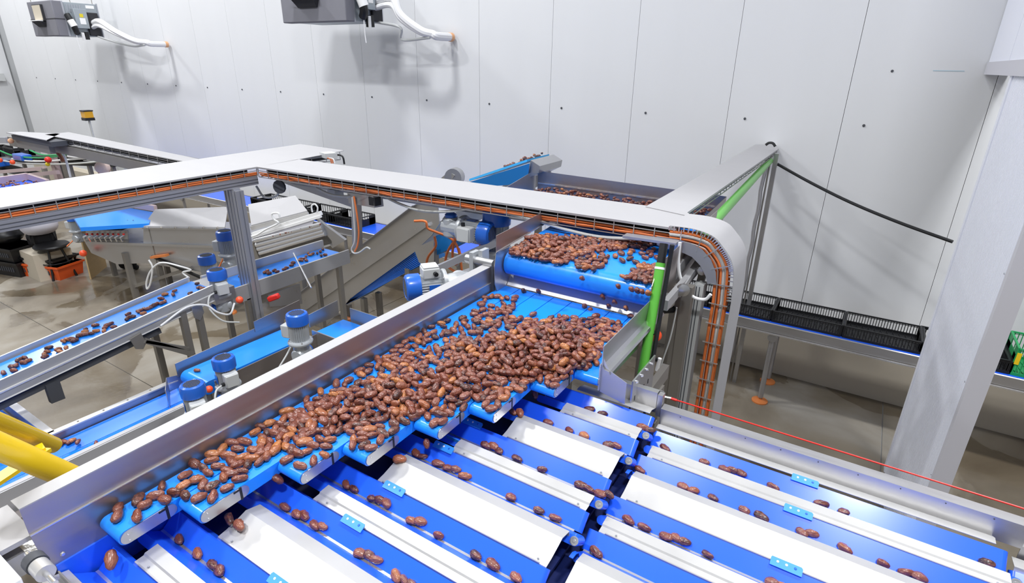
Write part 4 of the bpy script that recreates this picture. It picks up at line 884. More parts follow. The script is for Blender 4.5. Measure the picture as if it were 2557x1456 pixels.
emit('guard_motor', MB().cyl(fo(318, 412), fo(332, 413), .07, 14), M['mblue'], mc)
emit('guard_post', MB().beam(fo(341, 402), fo(344, 460), .10, .10, (0, 1, 0)), M['box'], mc)
ptb = thing('pink_trough', 'pink-rimmed trough of dates at the left edge behind the broad tray', 'trough', (-9, 3.6, 0))
tq_ = [P(-30, 455, z=1.45), P(70, 440, z=1.45), P(120, 456, z=1.45), P(60, 475, z=1.45), P(-60, 490, z=1.45)]
tq_ = [V(p_.x, p_.y, 1.45) for p_ in tq_]
emit('belt', MB().slab([p_-V(0, 0, .06) for p_ in tq_], .03, (0, 0, -1)), M['lane'], ptb)
emit('rim', MB().beam(tq_[0], tq_[1], .06, .10), M['pink'], ptb); emit('rim', MB().beam(tq_[1], tq_[2], .05, .09), M['pink'], ptb)
emit('far_post', MB().beam(tq_[1]+V(0, 0, 0), V(tq_[1].x, tq_[1].y, 0), .05, .05, (0, 1, 0)), M['frame'], ptb)
emit('cross_rail', MB().beam(P(65, 438, y=3.7), P(145, 430, y=3.7), .05, .06), M['pink'], ptb)
TR_BOX = tq_
def EXTRA_DATES(put, near):
    r_ = random.Random(5)
    for (px, py) in ((20, 945), (8, 930), (40, 912), (48, 898), (58, 905), (70, 900), (62, 893), (28, 915), (35, 925), (110, 885), (118, 878), (112, 890), (122, 868), (150, 878), (145, 872), (165, 868), (158, 852), (168, 848), (178, 846), (186, 850), (195, 838), (205, 836), (212, 828), (216, 834), (228, 832), (240, 826), (214, 822), (238, 812), (262, 818), (268, 812), (260, 826), (276, 808), (284, 816), (320, 784), (322, 792), (330, 790), (318, 796), (345, 778), (352, 774), (358, 782), (360, 772), (370, 770), (385, 762), (392, 758), (378, 766), (405, 756), (412, 752), (402, 745), (412, 735), (432, 735), (436, 726), (475, 732), (478, 700), (487, 697), (492, 708), (498, 718), (505, 720), (508, 706), (514, 702)):
        z = 1.6
        for _ in range(3): p = P(px, py, z=z); z = z1(p.y)-.03+.011
        p = P(px, py, z=z)
        if X0+.03 < p.x < X1-.02 and p.y < 2.02: put(p, 'nd')
    for (px, py) in ((598, 690), (662, 680), (668, 675), (672, 682), (685, 675), (692, 678), (710, 672), (716, 668), (728, 662), (732, 656), (748, 650), (755, 650), (760, 645), (764, 640), (774, 637), (780, 634), (770, 632), (792, 632), (800, 628), (806, 622), (812, 636), (802, 638), (750, 646), (765, 650)):
        p = P(px, py, z=1.596)
        if -4.14 < p.x < -3.85 and 2.2 < p.y < 3.3: put(p, 'nd')
    for (px, py) in ((152, 1107), (160, 1103), (172, 1104), (180, 1100), (195, 1103), (240, 1106)):
        p = P(px, py, z=1.25); put(p, 'tn')
    put(P(492, 925, z=1.38), 'tm')
    for k in range(22):
        u = r_.random(); q = ua_.lerp(ub_, .45+.5*u)+V(0, r_.uniform(.12, .36), .032+r_.choice((0, .015))); put(q, 'ev')
    for k in range(70):
        x_, y_ = r_.uniform(-10, 100), r_.uniform(452, 480); q = P(x_, y_, z=1.40); put(V(q.x, q.y, 1.41+r_.random()*.02), 'pt')
    for i in range(16):
        u = r_.random(); q = so(645, 610).lerp(so(805, 570), u)-sn_*.03+V(0, 0, .06); put(q, 'rs')

# ================================================================== PEOPLE, STOOL, CRATES ON THE FLOOR
def skinned(name, pts, edges, radii, m, parent, lv=2):
    me = bpy.data.meshes.new(name); off = wloc(parent)
    me.from_pydata([Vector(p_)-off for p_ in pts], edges, []); me.materials.append(m)
    o = bpy.data.objects.new(name, me); C.objects.link(o); o.parent = parent
    sk = o.modifiers.new('skin', 'SKIN'); sk.use_smooth_shade = True
    sv = me.skin_vertices[0].data
    for i, r_ in enumerate(radii): sv[i].radius = (r_, r_) if not isinstance(r_, tuple) else r_
    sv[0].use_root = True
    sb_ = o.modifiers.new('sub', 'SUBSURF'); sb_.levels = lv; sb_.render_levels = lv
    return o
ft = P(152, 690, z=0); sx, sy = ft.x, ft.y; HS = P(122, 606, y=sy).z
st = thing('stool', 'round black bar stool with four splayed legs under the seated worker', 'stool', (sx, sy, 0))
emit('seat', MB().lathe([(.14, HS-.07), (.22, HS-.06), (.235, HS-.03), (.22, HS-.01), (.12, HS)], (sx, sy, 0), n=24), M['black'], st)
for i in range(4):
    a_ = math.pi/4+i*math.pi/2; emit('leg', MB().cyl((sx+.22*math.cos(a_), sy+.22*math.sin(a_), 0), (sx+.11*math.cos(a_), sy+.11*math.sin(a_), HS-.05), .018, 8), M['black'], st)
emit('foot_ring', MB().tube([V(sx+.19*math.cos(t_*.3927), sy+.19*math.sin(t_*.3927), .25) for t_ in range(17)], .009, 8), M['black'], st)
pe = thing('person', 'worker in a white shirt and black trousers, seated on the stool, bent forward', 'person', (sx, sy, 0))
hp = V(sx-.08, sy-.05, HS+.13); f_ = V(-.92, .25, 0).normalized(); sd_ = V(-f_.y, f_.x, 0)
pts_ = [hp, hp+f_*.10+V(0, 0, .20), hp+f_*.28+V(0, 0, .36), hp+f_*.40+V(0, 0, .44), hp+f_*.50+V(0, 0, .48),
        hp+f_*.30+sd_*.20+V(0, 0, .44), hp+f_*.42+sd_*.24+V(0, 0, .20), hp+f_*.30-sd_*.20+V(0, 0, .44), hp+f_*.42-sd_*.24+V(0, 0, .20)]
skinned('shirt', pts_, [(0, 1), (1, 2), (2, 3), (3, 4), (3, 5), (5, 6), (3, 7), (7, 8)], [(.27, .22), (.26, .21), (.24, .17), (.15, .13), .055, .10, .07, .10, .07], M['shirt'], pe)
pts_ = [hp+f_*.2-V(0, 0, .08), hp+f_*.2+sd_*.09+V(0, 0, -.08), hp+sd_*.12+f_*.42+V(0, 0, -.06), hp+sd_*.12+f_*.46+V(0, 0, -.48), hp+sd_*.12+f_*.60+V(0, 0, -.52),
        hp+f_*.2-sd_*.09+V(0, 0, -.08), hp-sd_*.12+f_*.42+V(0, 0, -.02), hp-sd_*.12+f_*.44+V(0, 0, -.48), hp-sd_*.12+f_*.58+V(0, 0, -.52)]
skinned('trousers', pts_, [(0, 1), (1, 2), (2, 3), (3, 4), (0, 5), (5, 6), (6, 7), (7, 8)], [.11, .09, .08, .055, .045, .09, .08, .055, .045], M['trouser'], pe)
hd = hp+f_*.62+V(0, 0, .50)
def head(t, c, f, netted=True):
    s = MB(); s.ball(c, .075, .085, .11, 18, 12); emit('head', s, M['skin'], t)
    emit('nose', MB().ball(c+f*.085-V(0, 0, .01), .013, .013, .02, 8, 6), M['skin'], t)
    lt = V(-f.y, f.x, 0)
    for s_ in (-1, 1):
        emit('ear', MB().ball(c+lt*.078*s_, .012, .02, .03, 8, 6), M['skin'], t); emit('eye', MB().ball(c+f*.074+lt*.03*s_+V(0, 0, .015), .010, n=8, m_=6), M['ink'], t)
    emit('mouth', MB().ball(c+f*.074-V(0, 0, .05), .02, .02, .005, 8, 6), M['red'], t)
    emit('hair_net', MB().ball(c-f*.012+V(0, 0, .035), .098, .104, .095, 18, 10), M['net'], t)
head(pe, hd, f_)
skinned('arms', [hp+f_*.42+sd_*.24+V(0, 0, .20), hp+f_*.60+sd_*.12+V(0, 0, .16), hp+f_*.68+sd_*.08+V(0, 0, .16)], [(0, 1), (1, 2)], [.045, .03, .03], M['skin'], pe)
skinned('arms', [hp+f_*.42-sd_*.24+V(0, 0, .20), hp+f_*.60-sd_*.12+V(0, 0, .16), hp+f_*.68-sd_*.08+V(0, 0, .16)], [(0, 1), (1, 2)], [.045, .03, .03], M['skin'], pe)
hc = P(258, 424, z=1.62); p2_ = thing('person', 'worker with a pale hair net, only the head showing above the broad tray', 'person', (hc.x, hc.y, 0))
head(p2_, hc, V(-.8, .6, 0))
b0 = V(hc.x, hc.y, 0)
skinned('shirt', [b0+V(0, 0, .95), b0+V(0, 0, 1.2), b0+V(0, 0, 1.38), b0+V(0, 0, 1.52), b0+V(.20, .1, 1.36), b0+V(.22, .2, 1.10), b0+V(-.20, -.1, 1.36), b0+V(-.24, .05, 1.10)], [(0, 1), (1, 2), (2, 3), (2, 4), (4, 5), (2, 6), (6, 7)], [.15, .16, .15, .05, .06, .045, .06, .045], M['shirt'], p2_)
skinned('trousers', [b0+V(0, 0, .95), b0+V(.09, .04, .85), b0+V(.10, .04, .48), b0+V(.10, .04, .05), b0+V(.04, .12, .03), b0+V(-.09, -.04, .85), b0+V(-.10, -.04, .48), b0+V(-.10, -.04, .05), b0+V(-.16, .04, .03)], [(0, 1), (1, 2), (2, 3), (3, 4), (0, 5), (5, 6), (6, 7), (7, 8)], [.15, .10, .07, .05, .04, .10, .07, .05, .04], M['trouser'], p2_)
def tub(label, m, c, L, W, Hh, rz, lidm=None):
    t = thing('crate', label, 'crate', tuple(c), (0, 0, rz), 'crates on the floor')
    b = MB(); b.hexa([(-L/2*.9, -W/2*.9, 0), (L/2*.9, -W/2*.9, 0), (L/2*.9, W/2*.9, 0), (-L/2*.9, W/2*.9, 0), (-L/2, -W/2, Hh), (L/2, -W/2, Hh), (L/2, W/2, Hh), (-L/2, W/2, Hh)])
    b.box(-L/2-.015, L/2+.015, -W/2-.015, W/2+.015, Hh-.03, Hh)
    emit('shell', b, M[m], t, local=True, smooth=0)
    for i in range(9):
        for s_ in (-1, 1): emit('slot', MB().box(-L/2+.08+i*(L-.16)/9, -L/2+.08+i*(L-.16)/9+.02, s_*W/2*.965-.004, s_*W/2*.965+.004, Hh*.35, Hh*.65), M['ink'], t, local=True)
    if lidm: emit('inner', MB().box(-L/2+.02, L/2-.02, -W/2+.02, W/2-.02, Hh, Hh+.002), M[lidm], t, local=True)
    return t
oc_ = P(95, 695, z=0); oc_.y += .22
tub('orange plastic crate on the floor under the stool', 'orange', oc_, .78, .42, .22, R(18)); tub('black crate nested on top of the orange crate', 'black', oc_+V(-.05, 0, .22), .70, .40, .09, R(18), 'rubber')
bc_ = P(5, 690, z=0); bc_.y += .25
tub('black crate at the bottom of the stack at the left edge', 'black', bc_, .6, .42, .24, R(15)); tub('black crate on top of the stack at the left edge', 'black', bc_+V(-.02, 0, .24), .6, .42, .22, R(13))
bd = [P(222, 700, z=0), P(205, 690, z=0)]
wp = P(225, 698, z=0); tag(emit('plywood_board', MB().slab([(wp.x, wp.y, 0), (wp.x-.45, wp.y+.42, 0), (wp.x-.42, wp.y+.44, .95), (wp.x+.03, wp.y+.02, .95)], .02, (.6, .7, 0)), M['wood']), 'upright plywood board standing beside the stool', 'board')
wt = P(60, 640, z=.35); tag(emit('work_box', MB().box(wt.x-.55, wt.x+.35, wt.y, wt.y+.5, .0, .42), M['curb']), 'pale low box on the floor left of the seated worker', 'box')
tag(emit('dark_bag', MB().ball(P(2, 592, z=.62)+V(-.1, .1, 0), .26, .22, .13), M['black']), 'dark bag with red trim beside the seated worker', 'bag')
# ================================================================== YELLOW RAILING
yr = thing('yellow_railing', 'yellow tubular railing slanting in from the left edge, lower left', 'railing', (-1.7, .4, 0))
ra_ = PD(132, 1112, 1.95); rb_2 = ra_+(PD(-60, 1032, 1.55)-ra_)*2.0
emit('top_tube', MB().cyl(ra_, rb_2, .0275, 24), M['yellow'], yr)
rc = PD(240, 1218, 1.62); rdd = rc+(PD(-80, 1082, 1.30)-rc)*1.5
emit('lower_tube', MB().cyl(rc, rdd, .031, 24), M['yellow'], yr)
emit('brace_bar', MB().beam(PD(112, 1122, 1.80), PD(-30, 1215, 1.62), .045, .012), M['yellow'], yr)
emit('brace_end', MB().beam(PD(84, 1130, 1.78), PD(112, 1118, 1.80), .04, .02), M['yellow'], yr)
pe_ = rb_2; emit('post', MB().cyl((pe_.x, pe_.y, 0), (pe_.x, pe_.y, pe_.z), .03, 16), M['yellow'], yr)
emit('black_wire', MB().tube(spline([PD(-5, 1074, 1.7), PD(20, 1078, 1.7), PD(28, 1088, 1.7), PD(20, 1096, 1.7)], 5), .004, 6), M['black'], yr)
# ================================================================== CRATE CONVEYOR ALONG THE BACK WALL
cc = thing('crate_conveyor', 'long steel-framed conveyor with blue belt carrying crates along the back wall', 'conveyor', (-3, 5.8, 0))
emit('belt', MB().box(-14, 5, 5.575, 6.02, .86, .895), M['lane'], cc)
emit('front_frame', MB().sheet([(-14, 5.60, .79), (-14, 5.575, .79), (-14, 5.565, .80), (-14, 5.565, .885), (-14, 5.58, .895)], (19, 0, 0), .004), M['steelX'], cc)
emit('front_lower_lip', MB().beam((-14, 5.56, .785), (5, 5.56, .785), .02, .012), M['rod'], cc)
emit('rear_frame', MB().box(-14, 5, 6.03, 6.06, .78, .90), M['steelX'], cc)
for xx in (-13, -10.9, -8.7, -6.5, -4.35, -2.3, -.46, 2.6, 4.6):
    for yy in (5.60, 6.06):
        lg = emit('leg', MB().cyl((xx, yy, .05), (xx, yy, .80), .026, 12), M['steelX'], cc)
        emit('foot_pad', MB().lathe([(.078, 0), (.078, .012), (.03, .028), (.012, .03), (.012, .08)], (xx, yy, 0), (0, 0, 1), 20), M['foot'], lg)
    emit('leg_plate', MB().lathe([(.045, 0), (.045, .006)], (xx, 5.565, .745), (0, -1, 0), 12), M['steel'], cc)
    emit('cross_bar', MB().beam((xx, 5.60, .82), (xx, 6.06, .82), .03, .03), M['frame'], cc)
def crate_meshes(L, W, Hh, n):
    h = Hh
    def side(a, b, nn):
        s = MB(); a, b = Vector(a), Vector(b); d = (b-a)
        s.beam(a+V(0, 0, h-.007), b+V(0, 0, h-.007), .016, .012); s.beam(a+V(0, 0, h-.022), b+V(0, 0, h-.022), .008, .004); s.beam(a+V(0, 0, .012), b+V(0, 0, .012), .010, .024)
        for i in range(nn+1): p = a+d*(i/nn); s.beam(p+V(0, 0, .022), p+V(0, 0, h-.008), .022 if i in (0, nn) else .0062, .006, d.normalized().cross(V(0, 0, 1)))
        return s
    def side2(a, b):
        s2 = MB(); a, b = Vector(a), Vector(b)
        s2.beam(a+V(0, 0, h-.007), b+V(0, 0, h-.007), .016, .012); s2.beam(a+V(0, 0, h*.35), b+V(0, 0, h*.35), .006, h*.7)
        s2.beam(a+V(0, 0, h/2), a+(b-a)*.3+V(0, 0, h/2), .006, h-.01); s2.beam(a+(b-a)*.7+V(0, 0, h/2), b+V(0, 0, h/2), .006, h-.01); return s2
    b = MB().box(-L/2, L/2, -W/2, W/2, 0, .004)
    for i in range(12): b.beam((-L/2+L*i/12, -W/2, .007), (-L/2+L*(i+1)/12, W/2, .007), .005, .006); b.beam((-L/2+L*i/12, W/2, .007), (-L/2+L*(i+1)/12, -W/2, .007), .005, .006)
    return [side((-L/2, -W/2, 0), (L/2, -W/2, 0), n), side((-L/2, W/2, 0), (L/2, W/2, 0), n)], [side2((-L/2, -W/2, 0), (-L/2, W/2, 0)), side2((L/2, -W/2, 0), (L/2, W/2, 0))], b
def make_crate(label, m, L=.592, W=.392, Hh=.118, n=26, grp='crates on the wall conveyor', base=None):
    t = thing('crate', label, 'crate', group=grp); a, b, c = crate_meshes(L, W, Hh, n)
    for q in a: emit('long_side', q, M[m], t, local=True, smooth=0)
    for q in b: emit('short_side', q, M[m], t, local=True, smooth=0)
    emit('bottom', c, M[base or m], t, local=True, smooth=0); return t
cr = make_crate('black slatted crate in full view between two others, mid-way along the right wall conveyor', 'black')
cr.location = (-.205, 5.80, .896)
xs_ = [(-1.42, 'black slatted crate seen through the curved tray leg'), (-.815, 'black slatted crate just right of the curved tray leg, with a foil-wrapped upright behind'), (.405, 'black slatted crate nearest the ribbed pier, left of it'), (1.02, 'black slatted crate mostly hidden behind the ribbed pier')]
for x_, lb in xs_:
    c = copy_tree(cr); c.location = (x_, 5.80, .896); c['label'] = lb
for i, (x_, lb) in enumerate(((-6.55, 'open black crate at the right end of the left row, by the blue belt'), (-7.18, 'open black crate second from the right in the left row'), (-7.82, 'black crate third from the right in the left row, behind the hood'), (-8.46, 'black crate fourth from the right in the left row, half hidden by the tray'))):
    if i == 0: cl_ = make_crate(lb, 'black', Hh=.15, n=11); c = cl_
    else: c = copy_tree(cl_)
    c.location = (x_, 5.80, .896); c['label'] = lb
gc = make_crate('green slatted crate right of the pier, yellow tag on its corner', 'crateg', Hh=.24, n=22); gc.location = (1.62, 5.80, .896)
p = P(2529, 890, y=5.60)
emit('yellow_tag', MB().box(-.30, -.27, -.205, -.199, .10, .20), M['yellow'], gc, local=True)
bk = copy_tree(cr); bk.location = (1.30, 5.56+.3, .896); bk['label'] = 'black crate between the pier edge and the green crate'; bk.location = (1.00, 5.80, .90)
bpy.data.objects.remove(bk) if False else None
tagp = emit('sticker', MB().box(-.2960, -.2925, -.17, -.11, .03, .09), M['peach'], cr, local=True)

# ================================================================== STOP BUTTON, ROPE, BITS BESIDE THE GUARD
rp = thing('pull_cord', 'thin red emergency pull cord stretched above the right rail', 'cord', (0, 1.95, 1.98))
ra, rb2 = P(1688, 999, y=1.93), P(2600, 1284, y=1.90)
emit('cord', MB().cyl(ra, rb2, .0028, 8), M['red'], rp)
emit('end_fitting', MB().cyl(P(1652, 990, y=1.93), P(1676, 995, y=1.93), .0055, 10), M['rod'], rp)
emit('end_sleeve', MB().cyl(P(1675, 995, y=1.93), P(1690, 1000, y=1.93), .0055, 10), M['red'], rp)
emit('anchor', MB().beam(P(1653, 989, y=1.93)-V(.01, 0, .04), P(1653, 989, y=1.93)-V(.01, 0, -.005), .012, .012, (0, 1, 0)), M['steel'], rp)
sbn = thing('stop_button', 'orange-red mushroom button beside the upright green pipe', 'button', tuple(P(1636, 838, y=2.45)))
q = P(1637, 838, y=2.42); emit('knob', MB().lathe([(.006, -.02), (.028, -.012), (.030, .0), (.026, .014), (.012, .022), (0.001, .024)], q, (.4, -1, .2), 18), M['redor'], sbn)
emit('arm', MB().beam(q+V(-.2, .0, -.02), q+V(0, .012, -.0), .02, .02), M['frame'], sbn)
gz = thing('gusset_frame', 'dark slanted steel frame with pillow bearings behind the green pipe', 'frame', (-.6, 2.5, 0))
def on(px, py, y=2.62): return P(px, py, y=y)
emit('slanted_beam', MB().beam(on(1655, 715, 2.5), on(1745, 598, 2.9), .04, .055), M['railm'], gz)
emit('slanted_beam', MB().beam(on(1690, 735, 2.5), on(1765, 625, 2.9), .03, .03), M['railm'], gz)
emit('upright', MB().beam(on(1703, 720, 2.62), V(on(1703, 720, 2.62).x, 2.62, 0), .04, .04, (0, 1, 0)), M['frame'], gz)
emit('brace', MB().beam(on(1768, 640, 2.8), on(1706, 850, 2.8), .035, .035, (0, 1, 0)), M['frame'], gz)
emit('bearing', MB().lathe([(.035, 0), (.035, .03), (.02, .034), (.012, .034), (.012, .06)], on(1663, 748, 2.45), (.6, -1, 0), 18), M['steel'], gz)
emit('bearing', MB().lathe([(.030, 0), (.030, .02), (.01, .03)], on(1704, 722, 2.5), (.6, -1, 0), 14), M['steel'], gz)
emit('bearing', MB().lathe([(.026, 0), (.026, .02), (.01, .03)], on(1752, 672, 2.7), (.6, -1, 0), 14), M['steel'], gz)
emit('white_wire', MB().tube(spline([on(a_, b_, 2.55) for a_, b_ in ((1690, 768), (1684, 800), (1672, 850), (1655, 900), (1640, 950), (1625, 1000))], 5), .004, 6), M['cableg'], gz)
emit('valve', MB().cyl(on(1640, 925, 2.5), on(1648, 895, 2.5), .010, 8), M['white'], gz)
emit('valve_arm', MB().beam(on(1618, 893, 2.5), on(1645, 900, 2.5), .014, .014), M['black'], gz)
emit('pinned_shaft', MB().cyl(on(1625, 775, 2.5), on(1680, 772, 2.6), .02, 10), M['black'], gz)

# ================================================================== DUCTED AIR UNITS
def ac_unit(label, corner, far, left, y_far, topz, pipe_end):
    "corner: pixel of the duct's front right lower corner; far: pixel of the case's rear lower corner; left: pixel of the duct's front left lower corner"
    f = P(*far, y=y_far); X1 = f.x; c = P(*corner, x=X1); Y0 = c.y; z0 = (c.z+f.z)/2; X0 = P(*left, y=Y0).x; H_ = topz
    D = (y_far-Y0); Yd = Y0+D*.22
    t = thing('air_handler', label, 'air conditioner', ((X0+X1)/2, (Y0+y_far)/2, z0))
    emit('duct_box', MB().box(X0, X1, Y0, Yd, z0, z0+H_), M['acgrey'], t, bevel=.012)
    emit('duct_seam', MB().box(X0-.004, X1+.004, Y0-.004, Yd-.01, z0+H_*.48, z0+H_*.50), M['foam'], t)
    w_ = X1-X0; xa = X0+w_*.30; xb = X0+w_*.62
    emit('outlet_frame', MB().box(xa-.02, xb+.02, Y0-.04, Y0, z0+H_*.44, z0+H_*.90), M['foam'], t)
    emit('outlet_duct', MB().box(xa, xb, Y0-.046, Y0-.04, z0+H_*.46, z0+H_*.88), M['curb'], t)
    emit('outlet_lip', MB().box(xa-.08, xb-.02, Y0-.13, Y0-.04, z0+H_*.425, z0+H_*.45), M['white'], t)
    emit('outlet_underside', MB().hexa([(xa, Y0-.02, z0+H_*.27), (xb-.04, Y0-.02, z0+H_*.27), (xb-.04, Y0, z0+H_*.27), (xa, Y0, z0+H_*.27), (xa-.03, Y0-.10, z0+H_*.42), (xb, Y0-.10, z0+H_*.42), (xb, Y0, z0+H_*.42), (xa-.03, Y0, z0+H_*.42)]), M['foam'], t)
    emit('case', MB().box(X0+.02, X1-.02, Yd, y_far, z0+.01, z0+H_*.98), M['acmetal'], t, bevel=.008)
    yl = lambda u: lerp(Yd, y_far, u); sx_ = X1-.02
    emit('corner_angle', MB().box(sx_-.01, sx_+.02, yl(0)-.01, yl(.03), z0, z0+H_), M['alu'], t); emit('corner_angle', MB().box(sx_-.01, sx_+.02, yl(.97), yl(1.0), z0, z0+H_), M['alu'], t)
    emit('control_box', MB().box(sx_, sx_+.10, yl(.22), yl(.58), z0+H_*.24, z0+H_*.80), M['acmetal'], t, bevel=.006)
    for k in range(6): emit('louvre', MB().box(sx_, sx_+.008, yl(.12+.07*k), yl(.145+.07*k), z0+H_*.70, z0+H_*.92), M['alu'], t)
    emit('warning_label', MB().box(sx_+.10, sx_+.104, yl(.36), yl(.46), z0+H_*.56, z0+H_*.66), M['ylabel'], t)
    emit('data_label', MB().box(sx_+.10, sx_+.104, yl(.34), yl(.50), z0+H_*.36, z0+H_*.54), M['white'], t)
    emit('data_label', MB().box(sx_, sx_+.006, yl(.66), yl(.90), z0+H_*.84, z0+H_*.93), M['white'], t)
    emit('insulation_pad', MB().box(sx_, sx_+.05, yl(.58), yl(.93), z0+H_*.04, z0+H_*.72), M['foam'], t, bevel=.012)
    emit('flexible_joint', MB().tube(spline([V(sx_+.04, yl(.06), z0+H_*.62), V(sx_+.10, yl(.08), z0+H_*.45), V(sx_+.12, yl(.13), z0+H_*.22), V(sx_+.06, yl(.2), z0+H_*.10)], 5), H_*.085, 10), M['black'], t)
    emit('white_joint', MB().cyl((sx_+.10, yl(.07), z0+H_*.46), (sx_+.13, yl(.12), z0+H_*.28), H_*.10, 12), M['white'], t)
    emit('float_box', MB().box(sx_, sx_+.10, yl(.40), yl(.50), z0-.05, z0+H_*.14), M['black'], t)
    emit('hanging_tag', MB().box(sx_+.10, sx_+.115, yl(.28), yl(.36), z0-.07, z0+H_*.12), M['white'], t)
    emit('dangling_wire', MB().tube([V(sx_+.1, yl(.14), z0+.02), V(sx_+.1, yl(.14), z0-.14), V(sx_+.105, yl(.15), z0-.24)], .007, 6), M['tape'], t)
    for (xx, yy) in ((X0+.05, Y0+.06), (X1-.05, Y0+.06), (X0+.1, y_far-.06), (X1-.05, y_far-.06)):
        emit('hanger_rod', MB().cyl((xx, yy, z0+H_*.9), (xx, yy, 9.1), .006, 6), M['frame'], t)
    s = V(sx_+.04, yl(.75), z0+H_*.42); e = Vector(pipe_end)
    for dy, dz, r in ((0, 0, .050), (-.03, -.08, .035)):
        emit('wrapped_pipe', MB().tube(spline([s+V(0, dy, dz), s+V(.28, dy, .02+dz), s.lerp(e, .5)+V(0, -.25, .03+dz*.6), s.lerp(e, .8)+V(0, -.32, -.02+dz*.3), V(e.x-.04, e.y-.34, e.z+.02), V(e.x, e.y-.30, e.z), e], 8), r, 10), M['tape'], t)
    emit('drain_pipe', MB().tube(spline([V(sx_, yl(.8), z0+.02), V(sx_+.4, yl(.8), z0-.05), V(e.x-.5, e.y-.40, e.z-.04), V(e.x-.05, e.y-.38, e.z-.02)], 6), .018, 8), M['box'], t)
    emit('pipe_end', MB().lathe([(.055, 0), (.055, .05), (.03, .06)], e, (0, -1, 0), 12), M['peach'], t)
    return t
E1 = P(1128, 93, y=6.36); E2 = P(418, 111, y=6.36)
ac_unit('large suspended air unit with dark duct box, top centre of the back wall', (866, 52), (958, 61), (707, 57), 6.0, .62, E1)
ac_unit('smaller suspended air unit at the top left corner of the back wall', (148, 87), (262, 96), (87, 84), 6.0, .60, E2)

for (px, py, lb) in ((2, 388, 'black crate at the extreme left edge on the far packing line'), (52, 390, 'black crate on the far packing line, second from the left edge')):
    q = P(px, py, y=5.25); c = copy_tree(cl_); c.location = (q.x, 5.25, q.z); c['label'] = lb; c['group'] = 'crates on the far line'; c.scale = (1, 1, 1.5)
# ================================================================== DATES
def date_mesh(seed):
    rnd = random.Random(seed); bm = bmesh.new(); L = .0208*rnd.uniform(.93, 1.1); W = .0127*rnd.uniform(.92, 1.08); nu, nv = 11, 10
    ph = rnd.uniform(0, 6); rings = []
    for i in range(nu+1):
        t = math.pi*i/nu; xx = -math.cos(t)*L; r = W*math.sin(t)**.82*(1+.10*math.cos(t*1.0+.4)); ring = []
        for j in range(nv):
            a = 2*math.pi*j/nv; q = 1+.10*math.sin(3*a+ph+i*.35)+.05*math.sin(5*a-ph)+rnd.uniform(-.11, .11)
            ring.append(bm.verts.new((xx, r*q*math.cos(a), r*q*math.sin(a)*.9)))
            if i in (0, nu): break
        rings.append(ring)
    for i in range(nu):
        A, B = rings[i], rings[i+1]
        for j in range(nv):
            k = (j+1) % nv
            if len(A) == 1: bm.faces.new((A[0], B[k], B[j]))
            elif len(B) == 1: bm.faces.new((A[j], A[k], B[0]))
            else: bm.faces.new((A[j], A[k], B[k], B[j]))
    bmesh.ops.recalc_face_normals(bm, faces=bm.faces)
    me = bpy.data.meshes.new('date'); bm.to_mesh(me); bm.free(); me.materials.append(M['date']); me.shade_smooth(); return me
DM = [date_mesh(s) for s in range(7)]
rd = random.Random(11)
def date_obj(p, rz, tilt, label, group, sc=1.0):
    o = bpy.data.objects.new('date', rd.choice(DM)); C.objects.link(o); o.location = p
    o.rotation_euler = (rd.uniform(-3, 3), tilt, rz); s = sc*rd.uniform(.9, 1.1); o.scale = (s*rd.uniform(.92, 1.1), s, s)
    return tag(o, label, 'date', group)
LANE1 = {7: [(225, 1408)], 6: [(452, 1354), (493, 1371), (530, 1400), (548, 1412), (605, 1448)],
 5: [(712, 1258), (740, 1267), (755, 1288), (783, 1282), (795, 1303), (900, 1368), (917, 1385), (930, 1370), (990, 1425), (1010, 1440), (1030, 1452)],
 4: [(866, 1208), (885, 1214), (930, 1245), (945, 1250), (958, 1247), (1030, 1295), (1044, 1300), (1096, 1328), (1189, 1377), (1232, 1402), (1290, 1437)],
 3: [(1040, 1122), (1056, 1132), (1095, 1149), (1120, 1160), (1135, 1168), (1162, 1182), (1277, 1228), (1347, 1265), (1388, 1283)],
 2: [(1215, 1107), (1230, 1112), (1247, 1120), (1292, 1139), (1355, 1158), (1452, 1206), (1473, 1214), (1500, 1228), (1512, 1235)],
 1: [(1370, 1045), (1423, 1063), (1460, 1078), (1523, 1095), (1537, 1107)], 0: [(1473, 1011), (1506, 1022), (1607, 1058), (1625, 1068)]}
LANE2 = {0: [(1662, 1112), (1760, 1148), (1812, 1162), (1825, 1168), (1842, 1170), (1933, 1206), (2053, 1251), (2110, 1268), (2468, 1396)],
 1: [(1602, 1142), (1707, 1207), (1733, 1218), (1782, 1238), (1860, 1268), (1903, 1283), (2005, 1320), (2025, 1330), (2114, 1357), (2208, 1400), (2265, 1420), (2300, 1432)],
 2: [(1570, 1298), (1610, 1312), (1665, 1330), (1680, 1345), (1705, 1345), (1768, 1382), (1930, 1448), (1960, 1453)], 3: [(1492, 1358), (1690, 1455)]}
ORD = ['first', 'second', 'third', 'fourth', 'fifth', 'sixth', 'seventh', 'eighth', 'ninth', 'tenth', 'eleventh', 'twelfth']
n_ind = 0
for (LN, z, nm) in ((LANE1, 2.0, 'upper stage'), (LANE2, 1.946, 'lower stage')):
    for li, pts in LN.items():
        last = None
        for k, (px, py) in enumerate(sorted(pts)):
            yb = LT[li]-.0475; p = P(px, py, y=yb+.006)
            p = V(p.x, yb+.004, z-.0455+.0165)
            if last is not None and p.x-last < .026: p = V(last+.026, p.y+.007, p.z+.004)
            last = p.x
            date_obj(p, rd.uniform(-.45, .45), rd.uniform(-.12, .12), '%s date from the left in the %s lane from the back, %s' % (ORD[k], ORD[li], nm), 'dates in the V lanes', .95); n_ind += 1
